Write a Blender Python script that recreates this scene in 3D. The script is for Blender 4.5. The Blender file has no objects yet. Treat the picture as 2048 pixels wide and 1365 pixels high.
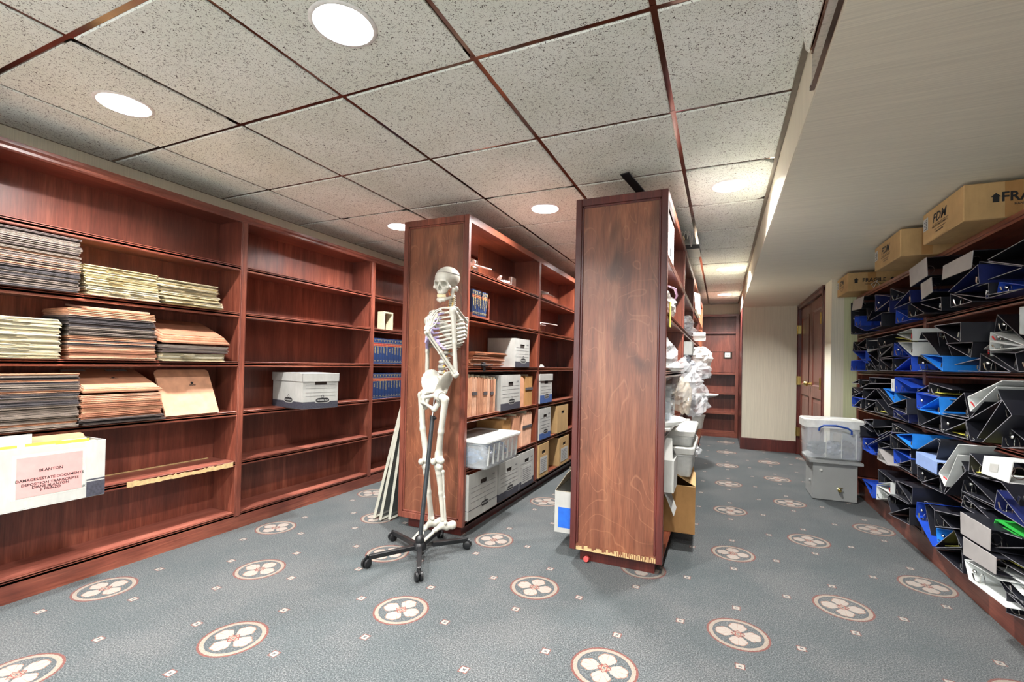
import bpy, bmesh, math, random
import numpy as np
from mathutils import Vector, Matrix
random.seed(7)
PI = math.pi
SC = bpy.context.scene
COL = SC.collection
# ------------------------------------------------------------------ camera
CAM_H = 1.10
F_PX, CX, CY = 920.5593, 1038.6442, 718.5811
YAW, PITCH, ROLL = 0.4135, 0.0121, 0.0214
def cam_axes():
    cy, sy, cp, sp, cr, sr = math.cos(YAW), math.sin(YAW), math.cos(PITCH), math.sin(PITCH), math.cos(ROLL), math.sin(ROLL)
    f = Vector((-sy*cp, cy*cp, sp)); rt = Vector((cy, sy, 0)); up = rt.cross(f)
    return cr*rt + sr*up, -sr*rt + cr*up, f
RT, UP, FW = cam_axes()
cd = bpy.data.cameras.new('camera'); cam = bpy.data.objects.new('camera', cd); COL.objects.link(cam)
cam.matrix_world = Matrix(((RT.x, UP.x, -FW.x, 0), (RT.y, UP.y, -FW.y, 0), (RT.z, UP.z, -FW.z, CAM_H), (0, 0, 0, 1)))
cd.sensor_width = 36; cd.lens = F_PX/2048*36
cd.shift_x = (1024-CX)/2048; cd.shift_y = (CY-682.5)/2048; cd.clip_start = 0.02
SC.camera = cam
SC.view_settings.view_transform = 'Standard'; SC.view_settings.look = 'None'
SC.view_settings.gamma = 1; SC.view_settings.use_curve_mapping = False
SC.view_settings.exposure = 1.15
W = bpy.data.worlds.new('world'); SC.world = W; W.use_nodes = True
W.node_tree.nodes['Background'].inputs[0].default_value = (0.9, 0.95, 1, 1)
W.node_tree.nodes['Background'].inputs[1].default_value = 1.8
LAMP_W = 35.0
def at(axis, val, px, py):          # where the sight line through a photo pixel meets a plane of the room
    d = RT*((px-CX)/F_PX) - UP*((py-CY)/F_PX) + FW
    o = Vector((0, 0, CAM_H)); i = 'XYZ'.index(axis)
    return o + d*((val-o[i])/d[i])
# ------------------------------------------------------------------ helpers
WL = {}                              # world location of unrotated parents
def tag(o, label=None, cat=None, group=None, kind=None):
    if label: o['label'] = label
    if cat: o['category'] = cat
    if group: o['group'] = group
    if kind: o['kind'] = kind
    return o
def empty(name, loc, label=None, cat=None, group=None, rotz=0):
    o = bpy.data.objects.new(name, None); COL.objects.link(o); o.location = loc; o.rotation_euler = (0, 0, rotz)
    o.empty_display_size = .05
    WL[o] = Vector(loc)
    return tag(o, label, cat, group)
class MB:
    def __init__(s): s.v = []; s.f = []; s.m = []; s.mi = 0
    def add(s, vs, fs, M=None):
        n = len(s.v)
        s.v += [tuple(M @ Vector(v)) if M else tuple(v) for v in vs]
        s.f += [tuple(i+n for i in f) for f in fs]; s.m += [s.mi]*len(fs); return s
    def box(s, x0, x1, y0, y1, z0, z1, M=None):
        v = [(x0,y0,z0),(x1,y0,z0),(x1,y1,z0),(x0,y1,z0),(x0,y0,z1),(x1,y0,z1),(x1,y1,z1),(x0,y1,z1)]
        return s.add(v, [(3,2,1,0),(4,5,6,7),(0,1,5,4),(1,2,6,5),(2,3,7,6),(3,0,4,7)], M)
    def quad(s, a, b, c, d): return s.add([a,b,c,d], [(0,1,2,3)])
    def prism(s, poly, axis, lo, hi):            # poly in the two other axes
        n = len(poly); vs = []
        for h in (lo, hi):
            for p in poly:
                q = list(p); q.insert('XYZ'.index(axis), h); vs.append(q)
        fs = [tuple(range(n))[::-1], tuple(range(n, 2*n))] + [(i, (i+1) % n, (i+1) % n+n, i+n) for i in range(n)]
        return s.add(vs, fs)
    def tube(s, pts, r, n=8, caps=True, flat=1.0):
        pts = [Vector(p) for p in pts]; k = len(pts)
        rs = r if isinstance(r, (list, tuple)) else [r]*k
        base = len(s.v); prev = None
        for i, p in enumerate(pts):
            t = (pts[min(i+1, k-1)]-pts[max(i-1, 0)])
            t = t.normalized() if t.length > 1e-9 else Vector((0, 0, 1))
            if prev is None:
                a = Vector((0, 0, 1)) if abs(t.z) < .9 else Vector((1, 0, 0))
                u = t.cross(a).normalized()
            else:
                u = (prev - t*prev.dot(t)).normalized()
            prev = u; w = t.cross(u)
            for j in range(n):
                c = 2*PI*j/n; s.v.append(tuple(p + u*(rs[i]*math.cos(c)) + w*(rs[i]*flat*math.sin(c))))
        for i in range(k-1):
            for j in range(n):
                a = base+i*n+j; b = base+i*n+(j+1) % n
                s.f.append((a, b, b+n, a+n)); s.m.append(s.mi)
        if caps:
            s.f.append(tuple(base+j for j in range(n))[::-1]); s.m.append(s.mi)
            s.f.append(tuple(base+(k-1)*n+j for j in range(n))); s.m.append(s.mi)
        return s
    def lathe(s, prof, M=None, n=24, caps=True):     # prof: (r, z)
        vs = []; fs = []
        for r, z in prof:
            for j in range(n):
                a = 2*PI*j/n; vs.append((r*math.cos(a), r*math.sin(a), z))
        for i in range(len(prof)-1):
            for j in range(n):
                a = i*n+j; b = i*n+(j+1) % n; fs.append((a, b, b+n, a+n))
        if caps:
            if prof[0][0] > 1e-5: fs.append(tuple(range(n))[::-1])
            if prof[-1][0] > 1e-5: fs.append(tuple((len(prof)-1)*n+j for j in range(n)))
        return s.add(vs, fs, M)
    def ell(s, c, r, M=None, nu=12, nv=8):
        prof = []; vs = []; fs = []
        for i in range(nv+1):
            t = -PI/2+PI*i/nv
            for j in range(nu):
                a = 2*PI*j/nu
                vs.append((c[0]+r[0]*math.cos(t)*math.cos(a), c[1]+r[1]*math.cos(t)*math.sin(a), c[2]+r[2]*math.sin(t)))
        for i in range(nv):
            for j in range(nu):
                a = i*nu+j; b = i*nu+(j+1) % nu; fs.append((a, b, b+nu, a+nu))
        return s.add(vs, fs, M)
    def mesh(s, name, mats, off=Vector((0,0,0)), smooth=False, bevel=0):
        me = bpy.data.meshes.new(name)
        me.from_pydata([tuple(Vector(v)-off) for v in s.v], [], s.f)
        if not isinstance(mats, (list, tuple)): mats = [mats]
        for m in mats: me.materials.append(m)
        me.polygons.foreach_set('material_index', s.m)
        bm = bmesh.new(); bm.from_mesh(me)
        bmesh.ops.remove_doubles(bm, verts=bm.verts, dist=1e-6) if smooth else None
        bmesh.ops.recalc_face_normals(bm, faces=bm.faces)
        if bevel:
            es = [e for e in bm.edges if len(e.link_faces) == 2 and e.calc_face_angle(0) > .6]
            bmesh.ops.bevel(bm, geom=es, offset=bevel, segments=1, affect='EDGES', clamp_overlap=True)
        bm.to_mesh(me); bm.free()
        if smooth:
            me.polygons.foreach_set('use_smooth', [True]*len(me.polygons))
            me.set_sharp_from_angle(angle=.7)
        me.update(); return me
    def build(s, name, mats, parent=None, smooth=False, bevel=0, local=False, **kw):
        off = Vector((0,0,0))
        if parent is not None and not local: off = WL.get(parent, Vector((0,0,0)))
        me = s.mesh(name, mats, off, smooth, bevel)
        o = bpy.data.objects.new(name, me); COL.objects.link(o)
        if parent is not None: o.parent = parent
        WL[o] = off if parent is not None else Vector((0,0,0))
        tag(o, **kw); return o
def recenter(o):                       # put a one-mesh thing's origin at its base
    bb = [Vector(c) for c in o.bound_box]; lo = Vector([min(b[i] for b in bb) for i in range(3)]); hi = Vector([max(b[i] for b in bb) for i in range(3)])
    c = Vector(((lo.x+hi.x)/2, (lo.y+hi.y)/2, lo.z))
    o.data.transform(Matrix.Translation(-c)); o.location = c; return o
# ------------------------------------------------------------------ materials
class NT:
    def __init__(s, name):
        s.m = bpy.data.materials.new(name); s.m.use_nodes = True; s.t = s.m.node_tree; s.n = s.t.nodes; s.l = s.t.links
        s.b = s.n['Principled BSDF']
    def node(s, ty, **kw):
        n = s.n.new(ty)
        for k, v in kw.items():
            if k.startswith('i_'):
                k = k[2:]; k = int(k) if k.isdigit() else k.replace('_', ' ')
                if isinstance(v, bpy.types.NodeSocket): s.l.new(v, n.inputs[k])
                else: n.inputs[k].default_value = v
            else: setattr(n, k, v)
        return n
    def math(s, op, a, b=0.0, c=0.0):
        n = s.n.new('ShaderNodeMath'); n.operation = op
        for i, x in enumerate((a, b, c)):
            if isinstance(x, bpy.types.NodeSocket): s.l.new(x, n.inputs[i])
            else: n.inputs[i].default_value = x
        return n.outputs[0]
    def mix(s, f, a, b, mode='MIX'):
        n = s.n.new('ShaderNodeMix'); n.data_type = 'RGBA'; n.blend_type = mode
        for k, x in ((0, f), (6, a), (7, b)):
            if isinstance(x, bpy.types.NodeSocket): s.l.new(x, n.inputs[k])
            else: n.inputs[k].default_value = x if k == 0 else (*x, 1)
        return n.outputs[2]
    def ramp(s, f, stops):
        n = s.n.new('ShaderNodeValToRGB'); s.l.new(f, n.inputs[0]); r = n.color_ramp
        while len(r.elements) < len(stops): r.elements.new(.5)
        for e, (p, c) in zip(r.elements, stops): e.position = p; e.color = (*c, 1)
        return n.outputs[0]
    def coord(s, scale=(1,1,1), which='Object', rot=(0,0,0)):
        tc = s.n.new('ShaderNodeTexCoord'); mp = s.n.new('ShaderNodeMapping'); s.l.new(tc.outputs[which], mp.inputs[0])
        mp.inputs['Scale'].default_value = scale; mp.inputs['Rotation'].default_value = rot; return mp.outputs[0]
    def noise(s, vec, scale, detail=3, rough=.5, dist=0):
        n = s.node('ShaderNodeTexNoise'); s.l.new(vec, n.inputs['Vector'])
        n.inputs['Scale'].default_value = scale; n.inputs['Detail'].default_value = detail; n.inputs['Roughness'].default_value = rough
        n.inputs['Distortion'].default_value = dist; return n.outputs[0]
    def set(s, **kw):
        for k, v in kw.items():
            k = k.replace('_', ' ')
            if isinstance(v, bpy.types.NodeSocket): s.l.new(v, s.b.inputs[k])
            else: s.b.inputs[k].default_value = v
        return s
    def bump(s, h, strength=.3, dist=.002):
        n = s.n.new('ShaderNodeBump'); s.l.new(h, n.inputs['Height']); n.inputs['Strength'].default_value = strength
        n.inputs['Distance'].default_value = dist; s.l.new(n.outputs[0], s.b.inputs['Normal']); return s
def L(*c): # sRGB 0-255 -> linear
    return tuple((x/255/12.92 if x/255 <= .04045 else ((x/255+.055)/1.055)**2.4) for x in c)
def plain(name, rgb, rough=.6, metal=0, var=.12, scale=30, spec=.5, **kw):
    t = NT(name); c = L(*rgb); d = tuple(x*(1-var) for x in c); e = tuple(min(1, x*(1+var)) for x in c)
    n = t.noise(t.coord(), scale, 4)
    t.set(Base_Color=t.ramp(n, [(.3, d), (.7, e)]), Roughness=rough, Metallic=metal, Specular_IOR_Level=spec)
    t.set(**kw) if kw else None
    return t.m
def wood(name, dark, mid, light, axis='Z', rough=.34, blotch=1.6, knots=False):
    t = NT(name); st = {'X': (.06,1,1), 'Y': (1,.06,1), 'Z': (1,1,.06)}[axis]
    v = t.coord(st)
    w = t.noise(v, 9 if knots else 22, 6, .62, 1.2 if knots else .8)
    fine = t.noise(v, 160, 3, .6)
    b = t.noise(t.coord((1,1,.55)), blotch, 3, .5, 1.2)
    c = t.ramp(w, [(.18, L(*dark)), (.5, L(*mid)), (.84, L(*light))])
    c = t.mix(t.ramp(b, [(.32, (.75,)*3), (.62, (0,)*3)]), c, L(*dark), 'MIX')
    c = t.mix(t.ramp(fine, [(.36, (.35,)*3), (.55, (0,)*3)]), c, tuple(x*.55 for x in L(*dark)), 'MIX')
    if knots:
        k = t.noise(t.coord((1,1,.38)), 3.2, 1, .4, 1.6)
        lines = t.math('PINGPONG', t.math('MULTIPLY', k, 22.0), 1.0)
        c = t.mix(t.ramp(lines, [(.0, (.28,)*3), (.08, (0,)*3)]), c, L(*light), 'MIX')
        k2 = t.noise(t.coord((1,1,.6)), 3.1, 2, .6, .6)
        c = t.mix(t.ramp(k2, [(.56, (0,)*3), (.70, (.75,)*3)]), c, tuple(x*.4 for x in L(*dark)), 'MIX')
    t.set(Base_Color=c, Roughness=t.ramp(b, [(.3, (rough+.12,)*3), (.7, (rough-.06,)*3)]), Coat_Weight=.35, Coat_Roughness=.28)
    t.bump(fine, .12, .001); return t.m
RED = ((78,36,28), (132,70,54), (176,110,86))
BRN = ((66,28,20), (122,62,42), (166,98,68))
WD = {a: wood('mahogany_'+a, *RED, axis=a) for a in 'XYZ'}
WB = {a: wood('walnut_brown_'+a, *BRN, axis=a) for a in 'XYZ'}
WPANEL = wood('end_panel_veneer', (84,44,30), (144,88,62), (188,132,98), 'Z', .34, 1.9, True)
WSHELFTOP = wood('worn_shelf', (120,60,48), (162,94,78), (190,128,108), 'Y', .42)
WRAW = plain('raw_board', (186,158,112), .8, var=.2, scale=60)
WDARK = wood('trim_wood', (60,22,20), (96,40,34), (128,62,50), 'Z')
BLACK = plain('black_plastic', (22,23,25), .4, scale=80)
CHROME = plain('chrome', (215,215,212), .22, 1, .05)
BRASS = plain('brass', (200,180,110), .3, 1, .1)
def carpet():
    t = NT('patterned_carpet'); co = t.node('ShaderNodeTexCoord').outputs['Object']
    sx = t.node('ShaderNodeSeparateXYZ', i_0=co)
    h = .9101/2
    wob = t.noise(co, 140, 2)
    jx = t.math('MULTIPLY', t.math('SUBTRACT', wob, .5), .006)
    x = t.math('ADD', sx.outputs[0], jx); y = t.math('ADD', sx.outputs[1], jx)
    u = t.math('DIVIDE', t.math('SUBTRACT', x, .0803), h); v = t.math('DIVIDE', t.math('SUBTRACT', y, 1.2281), h)
    a = t.math('ADD', u, v); b = t.math('SUBTRACT', u, v)
    def cell(z, sc, off):   # signed distance to nearest lattice node
        z = t.math('ADD', t.math('MULTIPLY', z, sc), off+500.0)
        return t.math('SUBTRACT', t.math('FRACT', z), .5)
    p = cell(a, .5, .5); q = cell(b, .5, .5)
    dx = t.math('MULTIPLY', t.math('ADD', p, q), h); dy = t.math('MULTIPLY', t.math('SUBTRACT', p, q), h)
    r = t.math('SQRT', t.math('ADD', t.math('MULTIPLY', dx, dx), t.math('MULTIPLY', dy, dy)))
    n1 = t.noise(co, 190, 3, .75); n2 = t.noise(co, 2.1, 3, .55); n3 = t.noise(co, 40, 2)
    base = t.ramp(n1, [(.34, L(20,23,25)), (.5, L(62,66,68)), (.66, L(116,118,117))])
    base = t.mix(t.ramp(n2, [(.35, (.5,)*3), (.6, (0,)*3)]), base, L(46,57,59))
    base = t.mix(t.ramp(n2, [(.5, (0,)*3), (.75, (.35,)*3)]), base, L(82,82,81))
    cream = t.ramp(n1, [(.3, L(100,90,80)), (.7, L(138,128,116))])
    red = t.ramp(n1, [(.3, L(66,32,30)), (.7, L(112,66,58))])
    dark = L(58,62,66); orange = L(122,86,70)
    def lt(a_, b_): return t.math('LESS_THAN', a_, b_)
    def band(lo, hi): return t.math('MULTIPLY', t.math('GREATER_THAN', r, lo), lt(r, hi))
    c = base
    c = t.mix(band(.112, .1215), c, red)
    c = t.mix(band(.097, .113), c, cream)
    c = t.mix(band(.0925, .0975), c, dark)
    # petals: fan circles on the four axes
    ax = t.math('ABSOLUTE', dx); ay = t.math('ABSOLUTE', dy)
    mx = t.math('MAXIMUM', ax, ay); mn = t.math('MINIMUM', ax, ay)
    pa = t.math('ARCTAN2', mn, t.math('SUBTRACT', mx, .028))
    pr = t.math('SQRT', t.math('ADD', t.math('POWER', t.math('SUBTRACT', mx, .052), 2.0), t.math('POWER', mn, 2.0)))
    sc = t.math('MULTIPLY', t.math('ABSOLUTE', t.math('SINE', t.math('MULTIPLY', pa, 5.0))), .0035)
    rad = t.math('ADD', sc, .0300)
    out = lt(pr, t.math('ADD', rad, .0028)); inn = lt(pr, rad)
    taper = t.math('MULTIPLY', lt(mn, t.math('MULTIPLY', mx, .74)), t.math('GREATER_THAN', mx, .014))
    c = t.mix(t.math('MULTIPLY', out, taper), c, orange)
    c = t.mix(t.math('MULTIPLY', inn, taper), c, L(134,126,118))
    ribs = t.math('MULTIPLY', lt(t.math('ABSOLUTE', t.math('SINE', t.math('MULTIPLY', pa, 5.0))), .16), inn)
    c = t.mix(t.math('MULTIPLY', ribs, .5), c, orange)
    sq = t.math('ADD', ax, ay)
    c = t.mix(lt(sq, .028), c, L(100,42,38)); c = t.mix(lt(sq, .023), c, cream); c = t.mix(lt(mx, .012), c, L(110,46,40))
    c = t.mix(lt(mx, .0085), c, cream); c = t.mix(lt(mx, .004), c, dark)
    # small squares between the medallions
    p2 = cell(a, 1.0, 0.0); q2 = cell(b, 1.0, 0.0)
    ex = t.math('MULTIPLY', t.math('ADD', p2, q2), h/2); ey = t.math('MULTIPLY', t.math('SUBTRACT', p2, q2), h/2)
    eax = t.math('ABSOLUTE', ex); eay = t.math('ABSOLUTE', ey); em = t.math('MAXIMUM', eax, eay); es = t.math('ADD', eax, eay)
    c = t.mix(t.math('MULTIPLY', lt(em, .0175), t.math('GREATER_THAN', es, .018)), c, red)
    c = t.mix(lt(em, .0135), c, L(134,128,120))
    c = t.mix(t.math('MULTIPLY', lt(em, .006), lt(t.math('ABSOLUTE', t.math('SUBTRACT', eax, eay)), .003)), c, dark)
    t.set(Base_Color=c, Roughness=.95, Specular_IOR_Level=.1, Sheen_Weight=.15)
    t.bump(n1, .6, .004); return t.m
def ceiling_tile_mat():
    t = NT('fissured_tile'); co = t.coord((1,1,1), 'Generated')
    co = t.node('ShaderNodeTexCoord').outputs['Object']
    n = t.noise(co, 140, 2, .55, 1.5); m = t.noise(co, 210, 3, .6); bl = t.noise(co, 3.0, 2)
    speck = t.ramp(n, [(.60, (0,)*3), (.64, (1,)*3)])
    speck2 = t.ramp(m, [(.60, (0,)*3), (.68, (.55,)*3)])
    c = t.ramp(bl, [(.35, L(226,232,222)), (.65, L(238,243,236))])
    c = t.mix(speck2, c, L(140,134,122)); c = t.mix(speck, c, L(82,76,70))
    t.set(Base_Color=c, Roughness=.95, Specular_IOR_Level=.1)
    t.bump(t.math('SUBTRACT', t.math('MULTIPLY', m, .5), speck), .5, .002); return t.m
def wallpaper(name, rgb, axis, sc=1.0):
    t = NT(name); s = {'Z': (60,60,.8), 'X': (.8,60,60), 'Y': (60,.8,60)}[axis]
    n = t.noise(t.coord(s), 4*sc, 3, .6); b = t.noise(t.coord(), 1.3, 2)
    c = L(*rgb)
    col = t.ramp(n, [(.3, tuple(x*.86 for x in c)), (.7, tuple(min(1, x*1.06) for x in c))])
    col = t.mix(t.ramp(b, [(.4, (.12,)*3), (.6, (0,)*3)]), col, tuple(x*.8 for x in c))
    t.set(Base_Color=col, Roughness=.8, Specular_IOR_Level=.2); t.bump(n, .15, .001); return t.m
CARPET = carpet(); TILE = ceiling_tile_mat()
PAPER = wallpaper('grasscloth_wall', (222,216,196), 'Z')
PAPER_G = wallpaper('green_grasscloth', (206,210,168), 'Z')
SOFFIT = wallpaper('grasscloth_soffit', (226,222,204), 'X')
GRID = plain('mirror_copper_grid', (104,80,72), .14, 1, .25, 6)
GRIDDK = plain('dark_gap', (40,34,32), .9)
def emit(name, rgb, st):
    t = NT(name); t.set(Base_Color=(1,1,1,1), Emission_Color=(*rgb, 1), Emission_Strength=st); return t.m
LAMP = emit('lamp_lens', (1,.98,.95), 14)
def cardboard(name, rgb, rough=.75):
    t = NT(name); c = L(*rgb); n = t.noise(t.coord((1,1,.2)), 60, 2); b = t.noise(t.coord(), 7, 4, .6)
    col = t.ramp(b, [(.3, tuple(x*.8 for x in c)), (.7, c)])
    col = t.mix(t.ramp(n, [(.4, (.16,)*3), (.6, (0,)*3)]), col, tuple(x*.6 for x in c))
    t.set(Base_Color=col, Roughness=rough, Specular_IOR_Level=.25); return t.m
KRAFT = cardboard('kraft_cardboard', (190,156,108)); KRAFT2 = cardboard('kraft_box', (176,132,82)); KRAFTIN = cardboard('kraft_inside', (140,104,66))
WHITEBOX = cardboard('white_box_card', (180,180,175)); WHITEIN = cardboard('white_box_inside', (150,140,120))
BAND = plain('dark_box_print', (58,58,68), .6, var=.35, scale=120); BANDBLUE = plain('blue_box_print', (58,86,140), .6); BLUE = plain('bright_blue_print', (28,92,190), .5)
INK = plain('ink', (24,24,26), .7); INKGREY = plain('grey_ink', (70,72,80), .7); HOLE = plain('dark_hole', (38,26,18), .9)
PAPERW = plain('white_paper', (176,176,172), .7, var=.05); PINK = plain('pink_paper', (208,146,142), .7, var=.06)
MANILA = [plain('manila_'+n, c, .8, var=.14, scale=25) for n, c in (('a',(200,188,156)),('b',(190,174,138)),('c',(208,200,176)),('d',(192,174,126)))]
REDROPE = [plain('redrope_'+n, c, .75, var=.16, scale=20) for n, c in (('a',(182,130,100)),('b',(202,150,118)),('c',(160,108,82)),('d',(212,166,138)))]
GREYF = [plain('greyfolder_'+n, c, .8, var=.16, scale=25) for n, c in (('a',(88,76,72)),('b',(112,100,90)),('c',(66,61,63)),('d',(124,112,102)))]
def clearplastic(name, rgb, alpha, rough=.2):
    t = NT(name); n = t.noise(t.coord(), 24, 3)
    t.set(Base_Color=(*L(*rgb), 1), Roughness=rough, Specular_IOR_Level=.7, Alpha=alpha if alpha < .4 else t.ramp(n, [(.35, (alpha*.9,)*3), (.65, (min(1, alpha*1.1),)*3)]))
    return t.m
CLEAR = clearplastic('clear_plastic', (225,232,236), .26); MILKY = clearplastic('milky_plastic', (228,230,226), .72); FILM = clearplastic('plastic_film', (238,240,242), .34, .12)
WHITEPL = plain('white_plastic', (200,200,194), .4, var=.04)
GREYMET = plain('grey_painted_metal', (146,148,146), .42, var=.06, scale=6)
BONE = plain('bone_plastic', (176,173,162), .42, var=.1, scale=18); BONEDK = plain('bone_seam', (70,62,56), .7)
CARTILAGE = plain('cartilage_lilac', (172,160,200), .5); DISC = plain('disc_grey', (150,150,156), .6); NERVE = plain('nerve_yellow', (214,176,84), .5); TEETH = plain('teeth', (226,210,170), .35); MUSCLE = plain('orange_paint', (176,108,62), .6)
# ------------------------------------------------------------------ printed text
_tx = {}
def text_geo(s, bold=False):
    if (s, bold) in _tx: return _tx[(s, bold)]
    cu = bpy.data.curves.new('t', 'FONT'); cu.body = s; cu.size = 1; cu.align_x = 'CENTER'; cu.align_y = 'CENTER'; cu.resolution_u = 2
    if bold: cu.offset = .025
    o = bpy.data.objects.new('t', cu); COL.objects.link(o)
    dg = bpy.context.evaluated_depsgraph_get(); me = bpy.data.meshes.new_from_object(o.evaluated_get(dg))
    g = ([tuple(v.co) for v in me.vertices], [tuple(p.vertices) for p in me.polygons])
    bpy.data.objects.remove(o); bpy.data.meshes.remove(me); bpy.data.curves.remove(cu)
    _tx[(s, bold)] = g; return g
def text_on(mb, s, c, right, up, size, bold=False, squash=1.0, shear=0.0):
    vs, fs = text_geo(s, bold); R_ = Vector(right).normalized(); U_ = Vector(up).normalized(); c = Vector(c)
    mb.add([c + R_*((x+shear*y)*size*squash) + U_*(y*size) for x, y, z in vs], fs)
# ------------------------------------------------------------------ signed-distance surface (for bones and crumpled bags)
def sdf_geo(fn, lo, hi, h):
    lo = np.array(lo); hi = np.array(hi); n = np.ceil((hi-lo)/h).astype(int)+1
    g = np.stack(np.meshgrid(*[lo[i]+h*np.arange(n[i]) for i in range(3)], indexing='ij'), -1)
    d = fn(g)
    s = d < 0
    acc = np.zeros(tuple(n-1)+(3,)); cnt = np.zeros(tuple(n-1))
    def cellslice(off): return tuple(slice(off[i], off[i]+n[i]-1) for i in range(3))
    cor = [(i, j, k) for i in (0,1) for j in (0,1) for k in (0,1)]
    for a in cor:
        for ax in range(3):
            if a[ax]: continue
            b = list(a); b[ax] = 1
            sa, sb = cellslice(a), cellslice(b)
            cr = s[sa] != s[sb]
            da, db = d[sa], d[sb]; t = np.where(cr, da/np.where(cr, da-db, 1), 0)
            P = g[sa]+(g[sb]-g[sa])*t[..., None]
            acc += np.where(cr[..., None], P, 0); cnt += cr
    act = cnt > 0; idx = -np.ones(act.shape, int); idx[act] = np.arange(act.sum())
    V = acc[act]/cnt[act][:, None]; Fc = []
    for ax in range(3):
        o1, o2 = [i for i in range(3) if i != ax]
        sl0 = [slice(None)]*3; sl1 = [slice(None)]*3
        sl0[ax] = slice(0, n[ax]-1); sl1[ax] = slice(1, n[ax])
        for q in (o1, o2): sl0[q] = slice(1, n[q]-1); sl1[q] = slice(1, n[q]-1)
        a = s[tuple(sl0)]; b = s[tuple(sl1)]; ii = np.argwhere(a != b)
        if not len(ii): continue
        fl = a[tuple(ii.T)]
        base = ii.copy(); base[:, o1] += 1; base[:, o2] += 1
        def c_(d1, d2):
            q = base.copy(); q[:, o1] += d1; q[:, o2] += d2; return idx[tuple(q.T)]
        Q = np.stack([c_(-1,-1), c_(0,-1), c_(0,0), c_(-1,0)], 1)
        Q[~fl] = Q[~fl][:, ::-1]
        if ax == 1: Q = Q[:, ::-1]
        Fc.append(Q)
    return V, np.concatenate(Fc)
def cap(p, a, b, ra, rb=None):
    rb = ra if rb is None else rb; a = np.array(a, float); b = np.array(b, float)
    ab = b-a; t = np.clip(((p-a)@ab)/max(ab@ab, 1e-12), 0, 1)
    return np.linalg.norm(p-a-t[..., None]*ab, axis=-1)-(ra+(rb-ra)*t)
def els(p, c, r):
    r = np.array(r, float); q = (p-np.array(c))/r; k0 = np.linalg.norm(q, axis=-1); k1 = np.linalg.norm(q/r, axis=-1)
    return k0*(k0-1)/np.maximum(k1, 1e-9)
def su(a, b, k=.006):
    h_ = np.clip(.5+.5*(b-a)/k, 0, 1); return b*(1-h_)+a*h_-k*h_*(1-h_)
def ss(a, b, k=.005): return -su(-a, b, k)
def sdf_obj(name, fn, lo, hi, h, mat, parent, M=Matrix.Identity(4), **kw):
    V, Fq = sdf_geo(fn, lo, hi, h); mb = MB()
    mb.add([tuple(v) for v in V], [tuple(int(i) for i in f) for f in Fq], M)
    return mb.build(name, mat, parent, smooth=True, **kw)
# ================================================================== SETTING
XL, XR, YB, YF = -3.10, 1.41, -1.65, 8.30
ZC = 2.174; ZS = 1.965; XS = 0.257; YCOL = 7.11; XD = 0.94; YW = 5.12
def wall(name, *b, m=PAPER):
    mb = MB(); mb.box(*b); return mb.build(name, m, kind='structure')
mb = MB(); mb.box(XL-.1, XR+.1, YB-.1, YF+.1, -.06, 0); floor = mb.build('floor', CARPET, kind='structure')
wall('wall_left', XL-.1, XL, YB-.1, YF+.1, 0, ZC+.2)
# back wall; unseen window band added behind the camera to let in fill light
wall('wall_back', XL, XR, YB-.1, YB, 0, .55); wall('wall_back_head', XL, XR, YB-.1, YB, 2.05, ZC+.2)
wall('wall_back_left', XL, XL+.25, YB-.1, YB, .55, 2.05); wall('wall_back_right', XR-.25, XR, YB-.1, YB, .55, 2.05)
mb = MB()
for x in np.linspace(XL+.25, XR-.25, 5): mb.box(x-.02, x+.02, YB-.06, YB-.02, .55, 2.05)
mb.box(XL+.25, XR-.25, YB-.06, YB-.02, .55, .59); mb.box(XL+.25, XR-.25, YB-.06, YB-.02, 2.01, 2.05)
mb.build('added_fill_window', WHITEPL, kind='structure')
wall('wall_far', XL, XS, YF, YF+.1, 0, ZC+.2)
wall('wall_right', XR, XR+.1, YB-.1, YW, 0, ZS, m=PAPER_G)
wall('wall_alcove', XD+.10, XR+.1, YW, YW+.1, 0, ZS, m=PAPER_G)
wall('wall_column', XS+.012, XD+.10, YCOL, YF+.1, 0, ZS)
# wall that holds the double door: strips round the opening
DY0, DY1, DZ = 5.46, 7.03, 1.945
wd = wall('wall_door_side', XD, XD+.10, YW, DY0, 0, ZS)
wall('wall_over_door', XD, XD+.10, DY0, YCOL, DZ, ZS)
wall('wall_behind_door', XD+.16, XD+.2, DY0-.2, YCOL, 0, ZS)
mb = MB(); mb.box(XS, XR+.1, YB-.1, YF+.1, ZS, ZC+.2); mb.build('trim_1', SOFFIT, kind='structure', label=None)
# side face of the dropped soffit carries the same paper, hung upright
mb = MB(); mb.box(XS-.004, XS, YB, YF, ZS+.002, ZC); mb.build('trim_2', PAPER, kind='structure')
mb = MB(); mb.box(XS, XS+.012, YCOL-.004, YF, 0, ZS); mb.build('trim_3', WDARK, kind='structure')
mb = MB(); mb.box(XS-.02, XS+.004, YF-.02, YF-.001, ZS, ZC); mb.build('trim_4', PAPER, kind='structure')
mb = MB(); mb.prism([(XS-.004, 0), (XD, 0), (XD, .15), (XS-.004, .15)], 'Y', YCOL-.018, YCOL)
mb.prism([(XS-.004, .15), (XD, .15), (XD, .158), (XS-.004, .158)], 'Y', YCOL-.012, YCOL)
mb.build('baseboard_column', WDARK, kind='structure')
mb = MB(); mb.box(XD-.016, XD, YW, DY0-.06, 0, .15); mb.build('baseboard_door_side', WDARK, kind='structure')
mb = MB(); mb.box(XD+.10, XR, YW-.016, YW, 0, .15); mb.build('baseboard_alcove', WDARK, kind='structure')
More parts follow.
